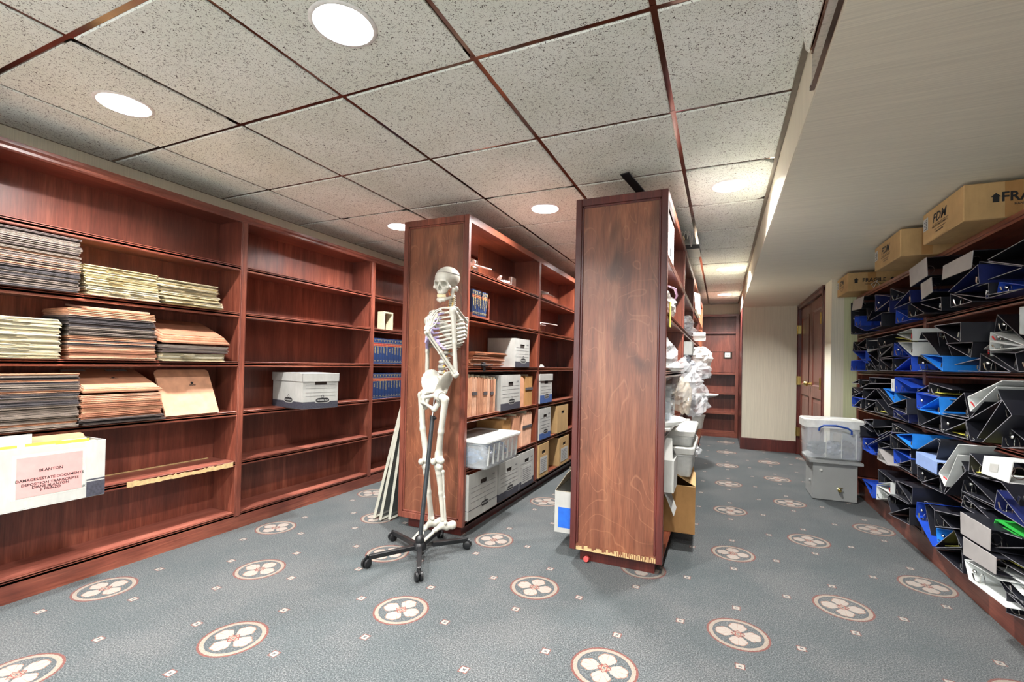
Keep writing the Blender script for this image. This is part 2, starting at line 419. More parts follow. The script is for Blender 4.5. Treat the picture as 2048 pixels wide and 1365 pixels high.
# ---- ceiling: slab above, grid bars and tiles as pieces
mb = MB(); mb.box(XL-.1, XS+.05, YB-.1, YF+.1, ZC+.075, ZC+.2); ceil = mb.build('ceiling', GRIDDK, kind='structure')
GX0, GY0, T = -2.639, .789, .6096
gx = [GX0+i*T for i in range(5)]; gy = [GY0+j*T for j in range(-3, 13)]
for x in gx:
    mb = MB(); mb.box(x-.0115, x+.0115, YB, YF, ZC, ZC+.004); mb.box(x-.002, x+.002, YB, YF, ZC+.004, ZC+.03); mb.build('grid_bar', GRID, ceil)
for y in gy:
    mb = MB(); mb.box(XL, XS-.004, y-.0115, y+.0115, ZC-.0008, ZC+.003); mb.build('grid_bar', GRID, ceil)
for (a, b, c, d) in ((XL, XL+.02, YB, YF), (XS-.026, XS-.005, YB, YF)):
    mb = MB(); mb.box(a, b, c, d, ZC-.001, ZC+.004); mb.build('edge_angle', plain('edge_angle', (120,112,100), .5) if not bpy.data.materials.get('edge_angle') else bpy.data.materials['edge_angle'], ceil)
LIGHTS = [(-2.334, 1.094), (-1.115, 1.094), (-2.334, 2.923), (-1.115, 2.923), (.03, 2.923), (.03, 5.36), (.03, 7.19),
          (-2.334, 4.75), (-1.115, 4.75), (-2.334, 6.58), (-1.115, 6.58), (-2.334, -.735), (-1.115, -.735), (.03, -.735), (.03, .79-.3)]
RL = .092
def tile(x0, x1, y0, y1):
    hole = [l for l in LIGHTS if x0 < l[0] < x1 and y0 < l[1] < y1]
    g = .010; z0 = ZC-.006; z1 = ZC+.012; e = .004
    x0 += g; x1 -= g; y0 += g; y1 -= g
    mb = MB()
    if not hole:
        cx, cy = (x0+x1)/2, (y0+y1)/2
        v = [(x0,y0,z1),(x1,y0,z1),(x1,y1,z1),(x0,y1,z1),(x0,y0,z0+e),(x1,y0,z0+e),(x1,y1,z0+e),(x0,y1,z0+e),(x0+e,y0+e,z0),(x1-e,y0+e,z0),(x1-e,y1-e,z0),(x0+e,y1-e,z0)]
        mb.add(v, [(0,1,2,3),(8,11,10,9)]+[(i,(i+1)%4,(i+1)%4+4,i+4) for i in range(4)]+[(4+i,(i+1)%4+4,(i+1)%4+8,8+i) for i in range(4)])
    else:
        cx, cy = hole[0]; n = 32; vs = []; fs = []
        for zz, k in ((z0, 0), (z1, 1)):
            for i in range(n):
                a = 2*PI*(i+.5)/n; c_, s_ = math.cos(a), math.sin(a)
                vs.append((cx+RL*c_, cy+RL*s_, zz))
            for i in range(n):
                a = 2*PI*(i+.5)/n; c_, s_ = math.cos(a), math.sin(a)
                tx = ((x1-cx) if c_ > 0 else (x0-cx))/c_; ty = ((y1-cy) if s_ > 0 else (y0-cy))/s_
                q = min(tx, ty); vs.append((cx+q*c_, cy+q*s_, zz))
        for i in range(n):
            j = (i+1) % n
            fs += [(i, j, n+j, n+i), (2*n+i, 3*n+i, 3*n+j, 2*n+j), (i, 2*n+i, 2*n+j, j), (n+i, n+j, 3*n+j, 3*n+i)]
        # corners
        vs_c = []
        for (X_, Y_) in ((x1,y1),(x0,y1),(x0,y0),(x1,y0)): vs_c.append((X_, Y_, z0))
        base = len(vs); vs += vs_c
        for k, q in enumerate((3, 11, 19, 27)): fs.append((n+q, n+q+1, base+k))
        mb.add(vs, fs)
    mb.build('ceiling_tile', TILE, ceil)
xs = [XL+.012]+gx+[XS-.016]; ys = [YB]+gy+[YF]
for i in range(len(xs)-1):
    for j in range(len(ys)-1):
        if i == 5 and j == 4: continue
        tile(xs[i], xs[i+1], ys[j], ys[j+1])
# the tile by the soffit that has dropped at one corner
mb = MB(); P = [(gx[4]+.01, gy[3]+.01, ZC-.004), (gx[4]+.01, gy[4]-.01, ZC-.004), (XS-.03, gy[4]-.01, ZC-.006), (XS-.03, gy[3]+.01, ZC-.004)]
tile(gx[4], XS-.05, gy[3], gy[4])
a = at('Z', 2.166, 1594, -30); b = at('Z', 2.166, 1613, 97)
mb = MB(); q = [(.183, .85, 2.164), (.188, 1.53, 2.164), (.241, 1.76, 2.164), (.249, 1.74, 2.140), (.249, .85, 2.140)]
mb.add(q+[(x, y, z+.012) for x, y, z in q], [(0,1,2,3,4),(9,8,7,6,5),(0,5,6,1),(1,6,7,2),(2,7,8,3),(3,8,9,4),(4,9,5,0)])
mb.build('ceiling_tile', TILE, ceil, label='broken ceiling tile tipped down beside the soffit')
mb = MB(); mb.box(XS-.012, XS-.0045, .2, 1.66, 1.972, 2.112); mb.box(XS-.018, XS-.012, .2, 1.66, 1.972, 1.982); mb.box(XS-.018, XS-.012, .2, 1.66, 2.100, 2.112); mb.box(XS-.015, XS-.012, .2, 1.66, 1.99, 1.994); mb.box(XS-.015, XS-.012, .2, 1.66, 2.088, 2.092)
mb.build('mirrored_strip', plain('dark_mirror', (150,120,104), .1, 1, .3, 5), label='mirrored bronze metal strip fixed to the soffit side near the ceiling', cat='strip')
# ---- recessed downlights
TRIM = plain('lamp_trim', (226,226,222), .35); REFL = plain('lamp_reflector', (150,152,154), .3, .9)
WHERE = {7: 'third row above the left bookcase aisle', 8: 'third row above the skeleton bookcase aisle', 9: 'fourth row above the left bookcase aisle', 10: 'fourth row above the skeleton bookcase aisle', 11: 'behind the camera on the left', 12: 'behind the camera in the middle', 13: 'behind the camera on the right', 14: 'straight above the camera', 0:'nearest the left bookcase in front', 1:'large one above the open floor in front', 2:'half hidden behind the skeleton bookcase', 3:'between the two island bookcases', 4:'second row beside the soffit, over the right aisle', 5:'middle of the right aisle far off', 6:'at the far end of the right aisle'}
for k, (x, y) in enumerate(LIGHTS):
    lab = 'round recessed ceiling downlight, '+WHERE[k]
    d = empty('recessed_downlight', (x, y, ZC-.008), lab, 'light', 'recessed ceiling downlights')
    M = Matrix.Translation((x, y, 0))
    mb = MB(); mb.lathe([(RL-.004, ZC-.006), (RL-.002, ZC-.010), (RL+.006, ZC-.0105), (RL+.012, ZC-.007)], M, 40, False); mb.build('trim_ring', TRIM, d, True)
    mb = MB(); mb.lathe([(RL-.004, ZC-.008), (RL-.014, ZC+.03), (RL-.028, ZC+.055)], M, 40, False); mb.build('reflector', REFL, d, True)
    mb = MB(); mb.lathe([(0.0001, ZC+.052), (RL-.027, ZC+.052)], M, 32, False); mb.build('lens', LAMP, d)
    ld = bpy.data.lights.new('downlight', 'AREA'); ld.shape = 'DISK'; ld.size = .125; ld.energy = LAMP_W; ld.color = (1, .975, .95)
    lo = bpy.data.objects.new('lamp', ld); COL.objects.link(lo); lo.location = (0, 0, .046); lo.parent = d
# ---- double door in the right-hand wall
door = empty('door_1', (XD, (DY0+DY1)/2, 0)); door['kind'] = 'structure'
DOORW = wood('door_wood', (70,30,24), (112,62,50), (150,96,80), 'Z', .4)
mb = MB()
for (y0, y1, z0, z1) in ((DY0-.055, DY0+.012, 0, DZ), (DY1-.012, DY1+.06, 0, DZ), (DY0-.055, DY1+.06, DZ-.045, DZ+.015)):
    mb.box(XD-.018, XD+.10, y0, y1, z0, z1); mb.box(XD-.026, XD-.018, y0+(.01), y0+.03, z0, z1) if y1-y0 < .2 else mb.box(XD-.026, XD-.018, y0, y1, z1-.02, z1)
mb.build('door_frame', WDARK, door, bevel=.003)
DYM = (DY0+DY1)/2
for k, (y0, y1) in enumerate(((DY0+.014, DYM-.003), (DYM+.003, DY1-.014))):
    mb = MB(); xf = XD+.012
    mb.box(xf+.012, xf+.03, y0, y1, .01, DZ-.05)
    st = .11
    for (a_, b_, c_, d_) in ((y0, y0+st, .01, DZ-.05), (y1-st, y1, .01, DZ-.05), (y0+st, y1-st, .01, .2), (y0+st, y1-st, .80, .93), (y0+st, y1-st, DZ-.17, DZ-.05)):
        mb.box(xf, xf+.012, a_, b_, c_, d_)
    leaf = mb.build('door_leaf', DOORW, door, bevel=.002)
    for (z0, z1) in ((.2, .80), (.93, DZ-.17)):
        mb = MB(); i1, i2 = .014, .05
        ya, yb = y0+st, y1-st
        o_ = [(ya, z0), (yb, z0), (yb, z1), (ya, z1)]; n_ = [(ya+i1, z0+i1), (yb-i1, z0+i1), (yb-i1, z1-i1), (ya+i1, z1-i1)]; r_ = [(ya+i2, z0+i2), (yb-i2, z0+i2), (yb-i2, z1-i2), (ya+i2, z1-i2)]
        vs = [(xf-.006, *p) for p in o_]+[(xf+.010, *p) for p in n_]+[(xf+.001, *p) for p in r_]
        mb.add(vs, [(i, (i+1) % 4, (i+1) % 4+4, i+4) for i in range(4)]+[(4+i, (i+1) % 4+4, (i+1) % 4+8, 8+i) for i in range(4)]+[(8,9,10,11)])
        mb.build('raised_panel', DOORW, leaf)
    yk = y1-.05 if k == 0 else y0+.05
    mb = MB(); M = Matrix.Translation((xf, yk, .95)) @ Matrix.Rotation(-PI/2, 4, 'Y')
    mb.lathe([(.022, 0), (.022, .004), (.008, .008), (.008, .03), (.022, .04), (.026, .052), (.018, .064), (.0001, .067)], M, 20); mb.build('knob', BRASS, leaf, True)
    yh = y0 if k == 0 else y1
    for zh in (.30, .97, 1.635):
        mb = MB(); mb.box(XD-.022, xf+.0, yh-.03, yh+.03, zh-.055, zh+.055); mb.tube([(XD-.026, yh, zh-.06), (XD-.026, yh, zh+.06)], .007, 8)
        mb.build('hinge', BRASS, leaf)
# ================================================================== BOOKCASES
SHELF_Z = [1.70, 1.398, 1.079, .759, .437, .104]
def nosed_shelf(mb, x0, x1, y0, y1, ztop, side, th=.022, nose=.033):
    """board with a thicker moulded front edge; side=+1 front faces +X, -1 front faces -X"""
    mb.box(x0, x1, y0, y1, ztop-th, ztop)
    xf = x1 if side > 0 else x0; s = side
    prof = [(xf, ztop+.0005), (xf, ztop-nose), (xf-s*.012, ztop-nose)]
    pts = [(xf-s*.014, ztop+.0008), (xf-s*.003, ztop+.0008), (xf, ztop-.003), (xf, ztop-.008), (xf-s*.003, ztop-.010), (xf, ztop-.012), (xf, ztop-nose+.004), (xf-s*.003, ztop-nose), (xf-s*.014, ztop-nose)]
    if side > 0: pts = pts[::-1]
    mb.prism(pts, 'Y', y0, y1)
# ---- left built-in run
lb = empty('built_in_bookcase', (-2.97, 3.2, 0), 'long built-in mahogany bookcase along the whole left wall, mostly empty shelves', 'bookcase')
XF = -2.853; XBK = XL+.012
st_y = [.775+1.2165*k for k in range(-1, 7)]     # left edges of the face stiles
mb = MB(); mb.box(XL+.001, XBK, st_y[0], st_y[-1]+.04, 0, 2.03); mb.build('back_panel', WD['Z'], lb)
mb = MB(); mb.box(XF-.02, XF, st_y[0], st_y[-1]+.04, 0, .075); mb.box(XF-.02, XF-.004, st_y[0], st_y[-1]+.04, .075, .09); mb.build('base_board', WD['Y'], lb)
mb = MB(); mb.box(XL+.012, XF, st_y[0], st_y[-1]+.04, 1.995, 2.02)
mb.prism([(XF-.018, 2.03), (XF-.018, 1.985), (XF, 1.985), (XF+.006, 1.992), (XF+.006, 2.004), (XF+.014, 2.014), (XF+.014, 2.03)], 'Y', st_y[0], st_y[-1]+.04); mb.build('cornice', WD['Y'], lb)
for y in st_y:
    mb = MB(); mb.box(XBK, XF-.012, y+.008, y+.034, .08, 1.995); mb.build('divider', WD['Z'], lb)
    mb = MB(); mb.box(XF-.014, XF+.001, y, y+.043, .082, 1.985); mb.box(XF+.001, XF+.004, y+.006, y+.037, .082, 1.985); mb.build('face_stile', WD['Z'], lb, bevel=.001)
for k in range(len(st_y)-1):
    for z in SHELF_Z:
        mb = MB(); nosed_shelf(mb, XBK, XF, st_y[k]+.034, st_y[k+1]+.008, z, 1)
        mb.mi = 1; mb.quad((XBK, st_y[k]+.036, z+.0012), (XF-.015, st_y[k]+.036, z+.0012), (XF-.015, st_y[k+1]+.006, z+.0012), (XBK, st_y[k+1]+.006, z+.0012))
        mb.build('shelf', [WD['Y'], WSHELFTOP if z < .5 else WD['Y']], lb)
# torn veneer on the front edge of one lower shelf
def ragged(mb, axis, plane, a0, a1, z0, z1, amp, n=40, thick=.003, seed=3, front=1):
    rnd = random.Random(seed); top = []; bot = []
    for i in range(n+1):
        t_ = a0+(a1-a0)*i/n
        top.append((t_, z1-amp*rnd.random()*(.2+.8*math.sin(PI*i/n)))); bot.append((t_, z0+amp*.25*rnd.random()))
    for i in range(n):
        q = [bot[i], bot[i+1], top[i+1], top[i]]
        if axis == 'X': v = [(plane, *p) for p in q]+[(plane+front*thick, *p) for p in q]
        else: v = [(p[0], plane, p[1]) for p in q]+[(p[0], plane+front*thick, p[1]) for p in q]
        mb.add(v, [(0,1,2,3),(4,5,6,7),(0,1,5,4),(1,2,6,5),(2,3,7,6),(3,0,4,7)])
mb = MB(); ragged(mb, 'X', XF+.0002, 1.40, 1.975, .437-.032, .437+.001, .016, 46, .0022); mb.build('torn_edge', WRAW, lb, label='raw beige board where the veneer has torn off')
mb = MB(); mb.box(XBK, XBK+.004, 1.0, 1.965, .4375, .444); mb.build('raw_strip', WRAW, lb, label='pale unpainted strip at the back of the shelf')
# ---- islands
def island(x0, x1, y0, nb, label, brown, broken):
    y1 = y0+.03+1.215*nb+.03; xm = (x0+x1)/2
    WZ, WY = (WB['Z'], WB['Y'])
    t = empty('island_bookcase', (xm, (y0+y1)/2, 0), label, 'bookcase')
    mb = MB(); mb.box(x0+.045, x1-.045, y0+.06, y1-.05, 0, .078); mb.build('kick_base', WDARK, t)
    ZT = 2.04
    # end panel with frame moulding
    mb = MB(); z0 = .078
    mb.box(x0+.02, x1-.02, y0+.012, y0+.03, z0, ZT-.012); mb.build('end_panel', WPANEL, t)
    mb = MB(); f = .034
    segs = [(x0, x0+f, z0-.005, ZT), (x1-f, x1, z0-.005, ZT), (x0+f, x1-f, ZT-.04, ZT)]
    if not broken: segs.append((x0+f, x1-f, z0-.005, z0+.035))
    for a_, b_, c_, d_ in segs: mb.box(a_, b_, y0, y0+.03, c_, d_)
    bd = .012
    for a_, b_, c_, d_ in ((x0+f, x0+f+bd, z0+.035, ZT-.04), (x1-f-bd, x1-f, z0+.035, ZT-.04), (x0+f, x1-f, ZT-.04-bd, ZT-.04)) + (() if broken else ((x0+f, x1-f, z0+.035, z0+.035+bd),)):
        mb.box(a_, b_, y0+.005, y0+.014, c_, d_)
    mb.build('end_frame', WD['Z'] if not brown else WDARK, t, bevel=.0025)
    if broken:
        mb = MB(); mb.box(x0+f, x1-f, y0+.008, y0+.030, z0-.004, z0+.022); mb.build('broken_core', WRAW, t, label='exposed beige chipboard along the broken bottom edge')
        mb = MB(); rnd = random.Random(5); n = 38
        for i in range(n):
            a_ = x0+f+(x1-x0-2*f)*i/n; b_ = a_+(x1-x0-2*f)/n*(.75 if i > n*.45 else 1.0); zz = z0+.004+.02*rnd.random()
            if i > n*.45 and rnd.random() < .75: mb.box(a_, a_+(b_-a_)*.35, y0+.006, y0+.008, z0-.006+.006*rnd.random(), z0+.02)
            if .12 < rnd.random(): mb.box(a_, b_, y0+.0065, y0+.009, zz, z0+.027)
        mb.build('torn_veneer', WPANEL, t, kind='stuff')
    # back end panel
    mb = MB(); mb.box(x0, x1, y1-.03, y1, .075, ZT); mb.build('end_panel', WPANEL, t)
    mb = MB(); mb.box(x0+.004, x1-.004, y0+.03, y1-.03, ZT-.03, ZT-.006)
    for s, xf in ((-1, x0), (1, x1)): mb.prism([(xf, ZT), (xf, ZT-.045), (xf-s*.014, ZT-.045), (xf-s*.014, ZT)], 'Y', y0+.03, y1-.03)
    mb.build('top_board', WY, t)
    for k in range(nb):
        ya = y0+.03+1.215*k; yb = ya+1.215
        mb = MB(); zt = ZT-.03
        if k == 0 and not brown:      # gap above the upper shelf: the back is missing there
            mb.box(xm-.004, xm+.004, ya+.0, yb, .08, 1.69); mb.box(xm-.004, xm+.004, ya+.55, yb, 1.69, zt)
        else: mb.box(xm-.004, xm+.004, ya, yb, .08, zt)
        mb.build('back_panel', WZ, t)
        if k:
            mb = MB(); mb.box(x0+.012, x1-.012, ya-.013, ya+.013, .08, zt); mb.build('divider', WZ, t)
        for s, xf in ((-1, x0), (1, x1)):
            if k:
                mb = MB(); a_, b_ = sorted((xf, xf-s*.014)); mb.box(a_, b_, ya-.022, ya+.022, .105, ZT-.045); mb.build('face_stile', WD['Z'], t, bevel=.001)
            for z in SHELF_Z:
                if brown and s > 0 and z == .437 and k == 0: pass
                mb = MB(); a_, b_ = sorted((xm+s*.004, xf)); nosed_shelf(mb, a_, b_, ya+(.013 if k else 0), yb-.013, z, s); mb.build('shelf', WY, t)
    for s, xf in ((-1, x0), (1, x1)):
        mb = MB(); a_, b_ = sorted((xf, xf-s*.016)); mb.box(a_, b_, y0+.03, y1-.03, .074, .086); mb.build('bottom_rail', WD['Y'], t)
    return t
AX0, AX1, BX0, BX1, IY = -1.958, -1.46, -.765, -.265, 2.50
islA = island(AX0, AX1, IY, 4, 'brown wooden island bookcase behind the skeleton, loaded with file boxes', False, False)
islB = island(BX0, BX1, IY, 4, 'tall brown island bookcase with broken bottom edge, packed with plastic bags and tubs', True, True)
# ---- right-hand run (binders)
rb = empty('binder_bookcase', (1.27, 3.5, 0), 'dark mahogany bookcase along the right wall crammed with empty ring binders', 'bookcase')
RX = 1.14; RZ = [1.43, 1.108, .785, .465, .15]; RY0, RY1 = .0, 5.115
rst = [.0-.0, 1.135, 2.345, 3.555, RY1-.045]
mb = MB(); mb.box(XR-.012, XR-.001, RY0, RY1, 0, 1.785); mb.build('back_panel', WD['Z'], rb)
mb = MB(); mb.box(RX, RX+.02, RY0, RY1, 0, .118); mb.build('base_board', WD['Y'], rb)
mb = MB(); mb.box(RX, XR-.012, RY0, RY1, 1.752, 1.785); mb.box(RX-.008, RX, RY0, RY1, 1.765, 1.785); mb.build('top_board', WD['Y'], rb)
for y in rst:
    mb = MB(); mb.box(RX+.014, XR-.012, y+.01, y+.034, .1, 1.752); mb.build('divider', WB['Z'], rb)
    mb = MB(); mb.box(RX-.002, RX+.014, y, y+.043, .119, 1.752); mb.build('face_stile', WD['Z'], rb, bevel=.002)
for k in range(4):
    for z in RZ:
        mb = MB(); nosed_shelf(mb, RX, XR-.012, rst[k]+.036, rst[k+1]+.008, z, -1); mb.build('shelf', WD['Y'], rb)
# ---- far run
fb = empty('far_bookcase', (-.1, 8.2, 0), 'narrow empty mahogany bookcase at the far end of the right aisle', 'bookcase')
FY = 8.13; fx0, fx1 = -.95, XS-.004
mb = MB(); mb.box(fx0, fx1, YF-.012, YF-.001, 0, 2.0); mb.build('back_panel', WD['Z'], fb)
mb = MB(); mb.box(fx0, fx1, FY, FY+.02, 0, .07); mb.build('base_board', WD['X'], fb)
mb = MB(); mb.box(fx0, fx1, FY, YF-.012, 1.95, 1.985); mb.build('top_board', WD['X'], fb)
for x in (fx0, fx1-.045):
    mb = MB(); mb.box(x, x+.045, FY, FY+.02, .0705, 1.95); mb.box(x+.01, x+.035, FY+.02, YF-.012, .0705, 1.95); mb.build('face_stile', WD['Z'], fb)
for z in (1.70, 1.04, .72, .40, .09):
    mb = MB(); mb.box(fx0+.046, fx1-.046, FY+.004, YF-.013, z-.03, z); mb.build('shelf', WD['X'], fb)
mb = MB(); mb.box(fx0+.046, fx1-.046, FY+.05, FY+.06, 1.045, 1.69); mb.build('backing_board', WD['Z'], fb)
mb = MB(); mb.box(fx0+.046, fx1-.046, FY+.046, FY+.0495, 1.375, 1.382); mb.build('panel_joint', GRIDDK, fb)
s = empty('wall_socket', (0, 8.17, 1.33), 'white electrical socket set in the far bookcase back', 'socket')
mb = MB(); mb.box(.03, .16, 8.172, 8.178, 1.27, 1.38); mb.build('recess_plate', HOLE, s)
mb = MB(); mb.box(.05, .135, 8.160, 8.172, 1.285, 1.365); mb.build('cover_plate', WHITEPL, s, bevel=.008)
mb = MB(); [mb.box(.075+dx, .080+dx, 8.158, 8.1602, 1.315, 1.332) for dx in (0, .018, .03)]; mb.build('slot', INK, s)
# ================================================================== PAPER STACKS (left bookcase)
def folder(name, w, d, t, mat, kind):
    """flat folder, w along Y, d along X, front edge at x=0 going back to x=-d"""
    mb = MB()
    b = random.uniform(-.0012, .0012)
    def sheet(z, th, x0, x1, y0, y1, lift=0.0, bow=0.0):
        n = 3; vs = []
        for i in range(n+1):
            y = y0+(y1-y0)*i/n; zz = z+bow*math.sin(PI*i/n)
            for x, lz in ((x0, 0), (x1, lift)):
                vs += [(x, y, zz+lz), (x, y, zz+lz+th)]
        fs = []
        for i in range(n):
            a = i*4; c = a+4
            fs += [(a, c, c+2, a+2), (a+1, a+3, c+3, c+1), (a, a+1, c+1, c), (a+2, c+2, c+3, a+3)]
        fs += [(0,2,3,1), (n*4, n*4+1, n*4+3, n*4+2)]
        mb.add(vs, fs)
    if kind == 'wallet':
        sheet(0, t*.28, -d, 0, -w/2, w/2, 0, b); sheet(t*.34, t*.22, -d, -.006, -w/2+.004, w/2-.003); sheet(t*.62, t*.26, -d, random.uniform(-.004, .004), -w/2+.002, w/2, 0, -b)
    else:
        sheet(0, t*.3, -d, 0, -w/2, w/2, 0, b); sheet(t*.35, t*.25, -d, random.uniform(-.012, -.003), -w/2+.006, w/2-.006); sheet(t*.65, t*.28, -d, random.uniform(-.008, .001), -w/2, w/2-.002, 0, b)
        if random.random() < .4:
            yy = random.uniform(-w*.35, w*.25); mb.box(0, .008, yy, yy+.06, 0, t*.25)
    return mb
def nth(n):
    t = ['', 'first', 'second', 'third', 'fourth', 'fifth', 'sixth', 'seventh', 'eighth', 'ninth', 'tenth', 'eleventh', 'twelfth', 'thirteenth', 'fourteenth', 'fifteenth', 'sixteenth', 'seventeenth', 'eighteenth', 'nineteenth']
    return t[n] if n < 20 else (['', '', 'twenty', 'thirty', 'forty'][n//10]+('-'+t[n % 10] if n % 10 else 'ieth'))
def stack(y0, y1, z0, z1, t, mats, xf, d, what, where, group, kind='wallet', slope=0.0, jit=.006):
    z = z0+.0006; i = 0; h = z1-z0
    protos = {}
    while z+t <= z1+.001:
        f = (z-z0)/h
        mats_i = mats(f) if callable(mats) else mats
        m = random.choice(mats_i); key = (m.name, random.randint(0, 2))
        if key not in protos: protos[key] = folder(what, y1-y0, d, t*.96, m, kind).mesh(what, m)
        o = bpy.data.objects.new(what, protos[key]); COL.objects.link(o)
        o.location = (xf+random.uniform(-jit, jit*.5), (y0+y1)/2+random.uniform(-jit, jit)+slope*f, z)
        o.rotation_euler = (0, 0, random.uniform(-.012, .012))
        col = 'cream manila' if m in MANILA else ('reddish-brown' if m in REDROPE else 'grey-brown')
        tag(o, f'{col} folder, {nth(i+1)} from the bottom of {where}', 'folder', f'{col} folders in {group}'); z += t; i += 1
S1, S2, S3, S4 = 1.398, 1.079, .759, .437
stack(.80, 1.165, S1, S1+.262, .0094, lambda f: GREYF if (f < .3 or f > .62) else REDROPE+GREYF[:2], -2.815, .235, 'file_folder', 'the tall dark pile, second shelf', 'tall dark pile, second shelf')
stack(1.20, 1.515, S1, S1+.150, .0054, MANILA, -2.825, .23, 'file_folder', 'the middle manila pile, second shelf', 'middle manila pile, second shelf', 'manila', -.02)
stack(1.54, 1.865, S1, S1+.138, .0052, MANILA, -2.825, .23, 'file_folder', 'the untidy right pile, second shelf', 'right manila pile, second shelf', 'manila', -.05, .013)
stack(.78, 1.105, S2, S2+.19, .0056, MANILA[:3:2]+MANILA[:1], -2.825, .23, 'file_folder', 'the pale left pile, third shelf', 'left manila pile, third shelf', 'manila')
stack(1.135, 1.50, S2, S2+.248, .0088, lambda f: (REDROPE if f > .84 or .22 > f else (GREYF if .5 < f < .84 else REDROPE+GREYF)), -2.815, .235, 'file_folder', 'the tall mixed pile, third shelf', 'tall mixed pile, third shelf', 'wallet', -.015)
stack(1.53, 1.88, S2, S2+.05, .0056, MANILA, -2.825, .23, 'file_folder', 'the right pile, third shelf', 'right pile, third shelf', 'manila')
stack(1.53, 1.90, S2+.05, S2+.10, .0085, GREYF, -2.815, .235, 'file_folder', 'the grey layer, right pile, third shelf', 'right pile, third shelf')
stack(.80, 1.175, S3, S3+.255, .0098, lambda f: GREYF+REDROPE[:1] if f < .95 else REDROPE, -2.815, .235, 'file_folder', 'the dark left pile, fourth shelf', 'left dark pile, fourth shelf')
stack(1.185, 1.545, S3, S3+.03, .010, GREYF, -2.805, .235, 'file_folder', 'the grey foot of the middle pile, fourth shelf', 'middle pile, fourth shelf', 'wallet', 0, .012)
stack(1.185, 1.535, S3+.031, S3+.155, .0096, REDROPE, -2.815, .235, 'file_folder', 'the brick-red middle pile, fourth shelf', 'middle pile, fourth shelf')
# sloping wallets that lean up against the shelf back
def leaning(y0, y1, xb, zb, xt, zt, th, mat, label, marks=None, name='file_folder', group=None):
    o_ = Vector((xb, (y0+y1)/2, zb)); up = Vector((xt-xb, 0, zt-zb)); ln = up.length; up.normalize(); n = Vector((0,1,0)).cross(up).normalized()
    if n.z < 0: n = -n
    t = empty(name, o_, label, 'folder', group)
    def P(y, s, k): return Vector((xb, y, zb)) + up*s + n*k
    mb = MB(); r = .018; ol = [(y0, 0), (y1, 0), (y1, ln-r), (y1-r*.3, ln-r*.3), (y1-r, ln), (y0+r, ln), (y0+r*.3, ln-r*.3), (y0, ln-r)]
    for k0, k1 in ((0, th*.3), (th*.4, th*.6), (th*.7, th)):
        vs = [P(y, s, k0) for y, s in ol]+[P(y, s, k1) for y, s in ol]; m_ = len(ol)
        mb.add(vs, [tuple(range(m_))[::-1], tuple(range(m_, 2*m_))]+[(i, (i+1) % m_, (i+1) % m_+m_, i+m_) for i in range(m_)])
    mb.build('cover', mat, t)
    for mk in marks or []:
        kind, y, s, w, h = mk[:5]
        if kind == 'label':
            mb = MB(); mb.add([P(y-w/2, s-h/2, th+.0006), P(y+w/2, s-h/2, th+.0006), P(y+w/2, s+h/2, th+.0006), P(y-w/2, s+h/2, th+.0006)], [(0,1,2,3)]); q = mb.build('paper_label', PAPERW, t)
            mb = MB(); text_on(mb, mk[5], P(y, s, th+.001), (0,1,0), up, h*.4, True); mb.build('lettering', INK, q)
        else:
            mb = MB(); mb.lathe([(.0001, 0), (w, 0)], Matrix.LocRotScale(P(y, s, th+.0008), (n.to_track_quat('Z', 'X')), None), 12, False); text_on(mb, 'SMEAD', P(y, s-.014, th+.0008), (0,1,0), up, .012, True); mb.build('stamp', INK, t)
    return t
z_ = S3+.158
for k in range(5):
    leaning(1.19+.003*k, 1.535-.004*k, -2.815-.004*k, z_+.004*k, -3.075, z_+.052+.013*k, .009, REDROPE[k % 4], nth(k+1)+' sloping reddish-brown wallet counting up on the middle pile, fourth shelf' if k < 4 else 'topmost reddish-brown wallet with two white stickers, sloping on the fourth shelf',
            [('stamp', 1.37, .13, .008, 0), ('label', 1.245, .235, .10, .028, ''), ('label', 1.43, .235, .095, .034, 'JURY LOG BOOKS')] if k == 4 else None, group='sloping wallets on the middle pile' if k < 4 else None)
z_ = S2+.102
for k in range(7):
    leaning(1.53+.002*k, 1.905-.004*k, -2.815-.004*k, z_+.0065*k, -3.07, z_+.050+.014*k, .009, REDROPE[(k*3) % 4], nth(k+1)+' sloping reddish-brown wallet counting up on the right pile, third shelf' if k < 6 else 'topmost tan wallet sloping back on the right pile of the third shelf', group='sloping wallets on the right pile' if k < 6 else None)
leaning(1.575, 1.875, -2.86, S3+.002, -2.985, S3+.262, .012, REDROPE[1], 'single tan wallet with rounded corners leaning upright beside the stile, fourth shelf', [('stamp', 1.76, .20, .008, 0)])
leaning(1.20, 1.47, -2.83, S2+.249, -3.05, S2+.272, .009, REDROPE[3], 'thick open tan wallet lying on top of the tall mixed pile')
# white open file box with a pink label
t = empty('file_box', (-2.82, 1.01, S4), 'open white cardboard file box with a pink typed label, on the fifth shelf', 'box')
bx0, bx1, by0, by1, bz0, bz1 = -3.07, -2.70, .78, 1.235, S4, S4+.262
mb = MB(); th = .004
mb.box(bx0, bx1, by0, by1, bz0, bz0+th); mb.box(bx1-th, bx1, by0, by1, bz0+th, bz1); mb.box(bx0, bx0+th, by0, by1, bz0+th, bz1); mb.box(bx0+th, bx1-th, by0, by0+th, bz0+th, bz1); mb.box(bx0+th, bx1-th, by1-th, by1, bz0+th, bz1)
body = mb.build('box_body', WHITEBOX, t, bevel=.001)
mb = MB(); mb.box(bx1, bx1+.0006, 1.165, by1, bz0+.002, bz0+.072); mb.box(bx1, bx1+.0006, 1.165, by1, bz0+.078, bz0+.084); mb.box(bx1-.2, bx1, by1, by1+.0006, bz0+.002, bz0+.072); mb.build('printed_band', BAND, t)
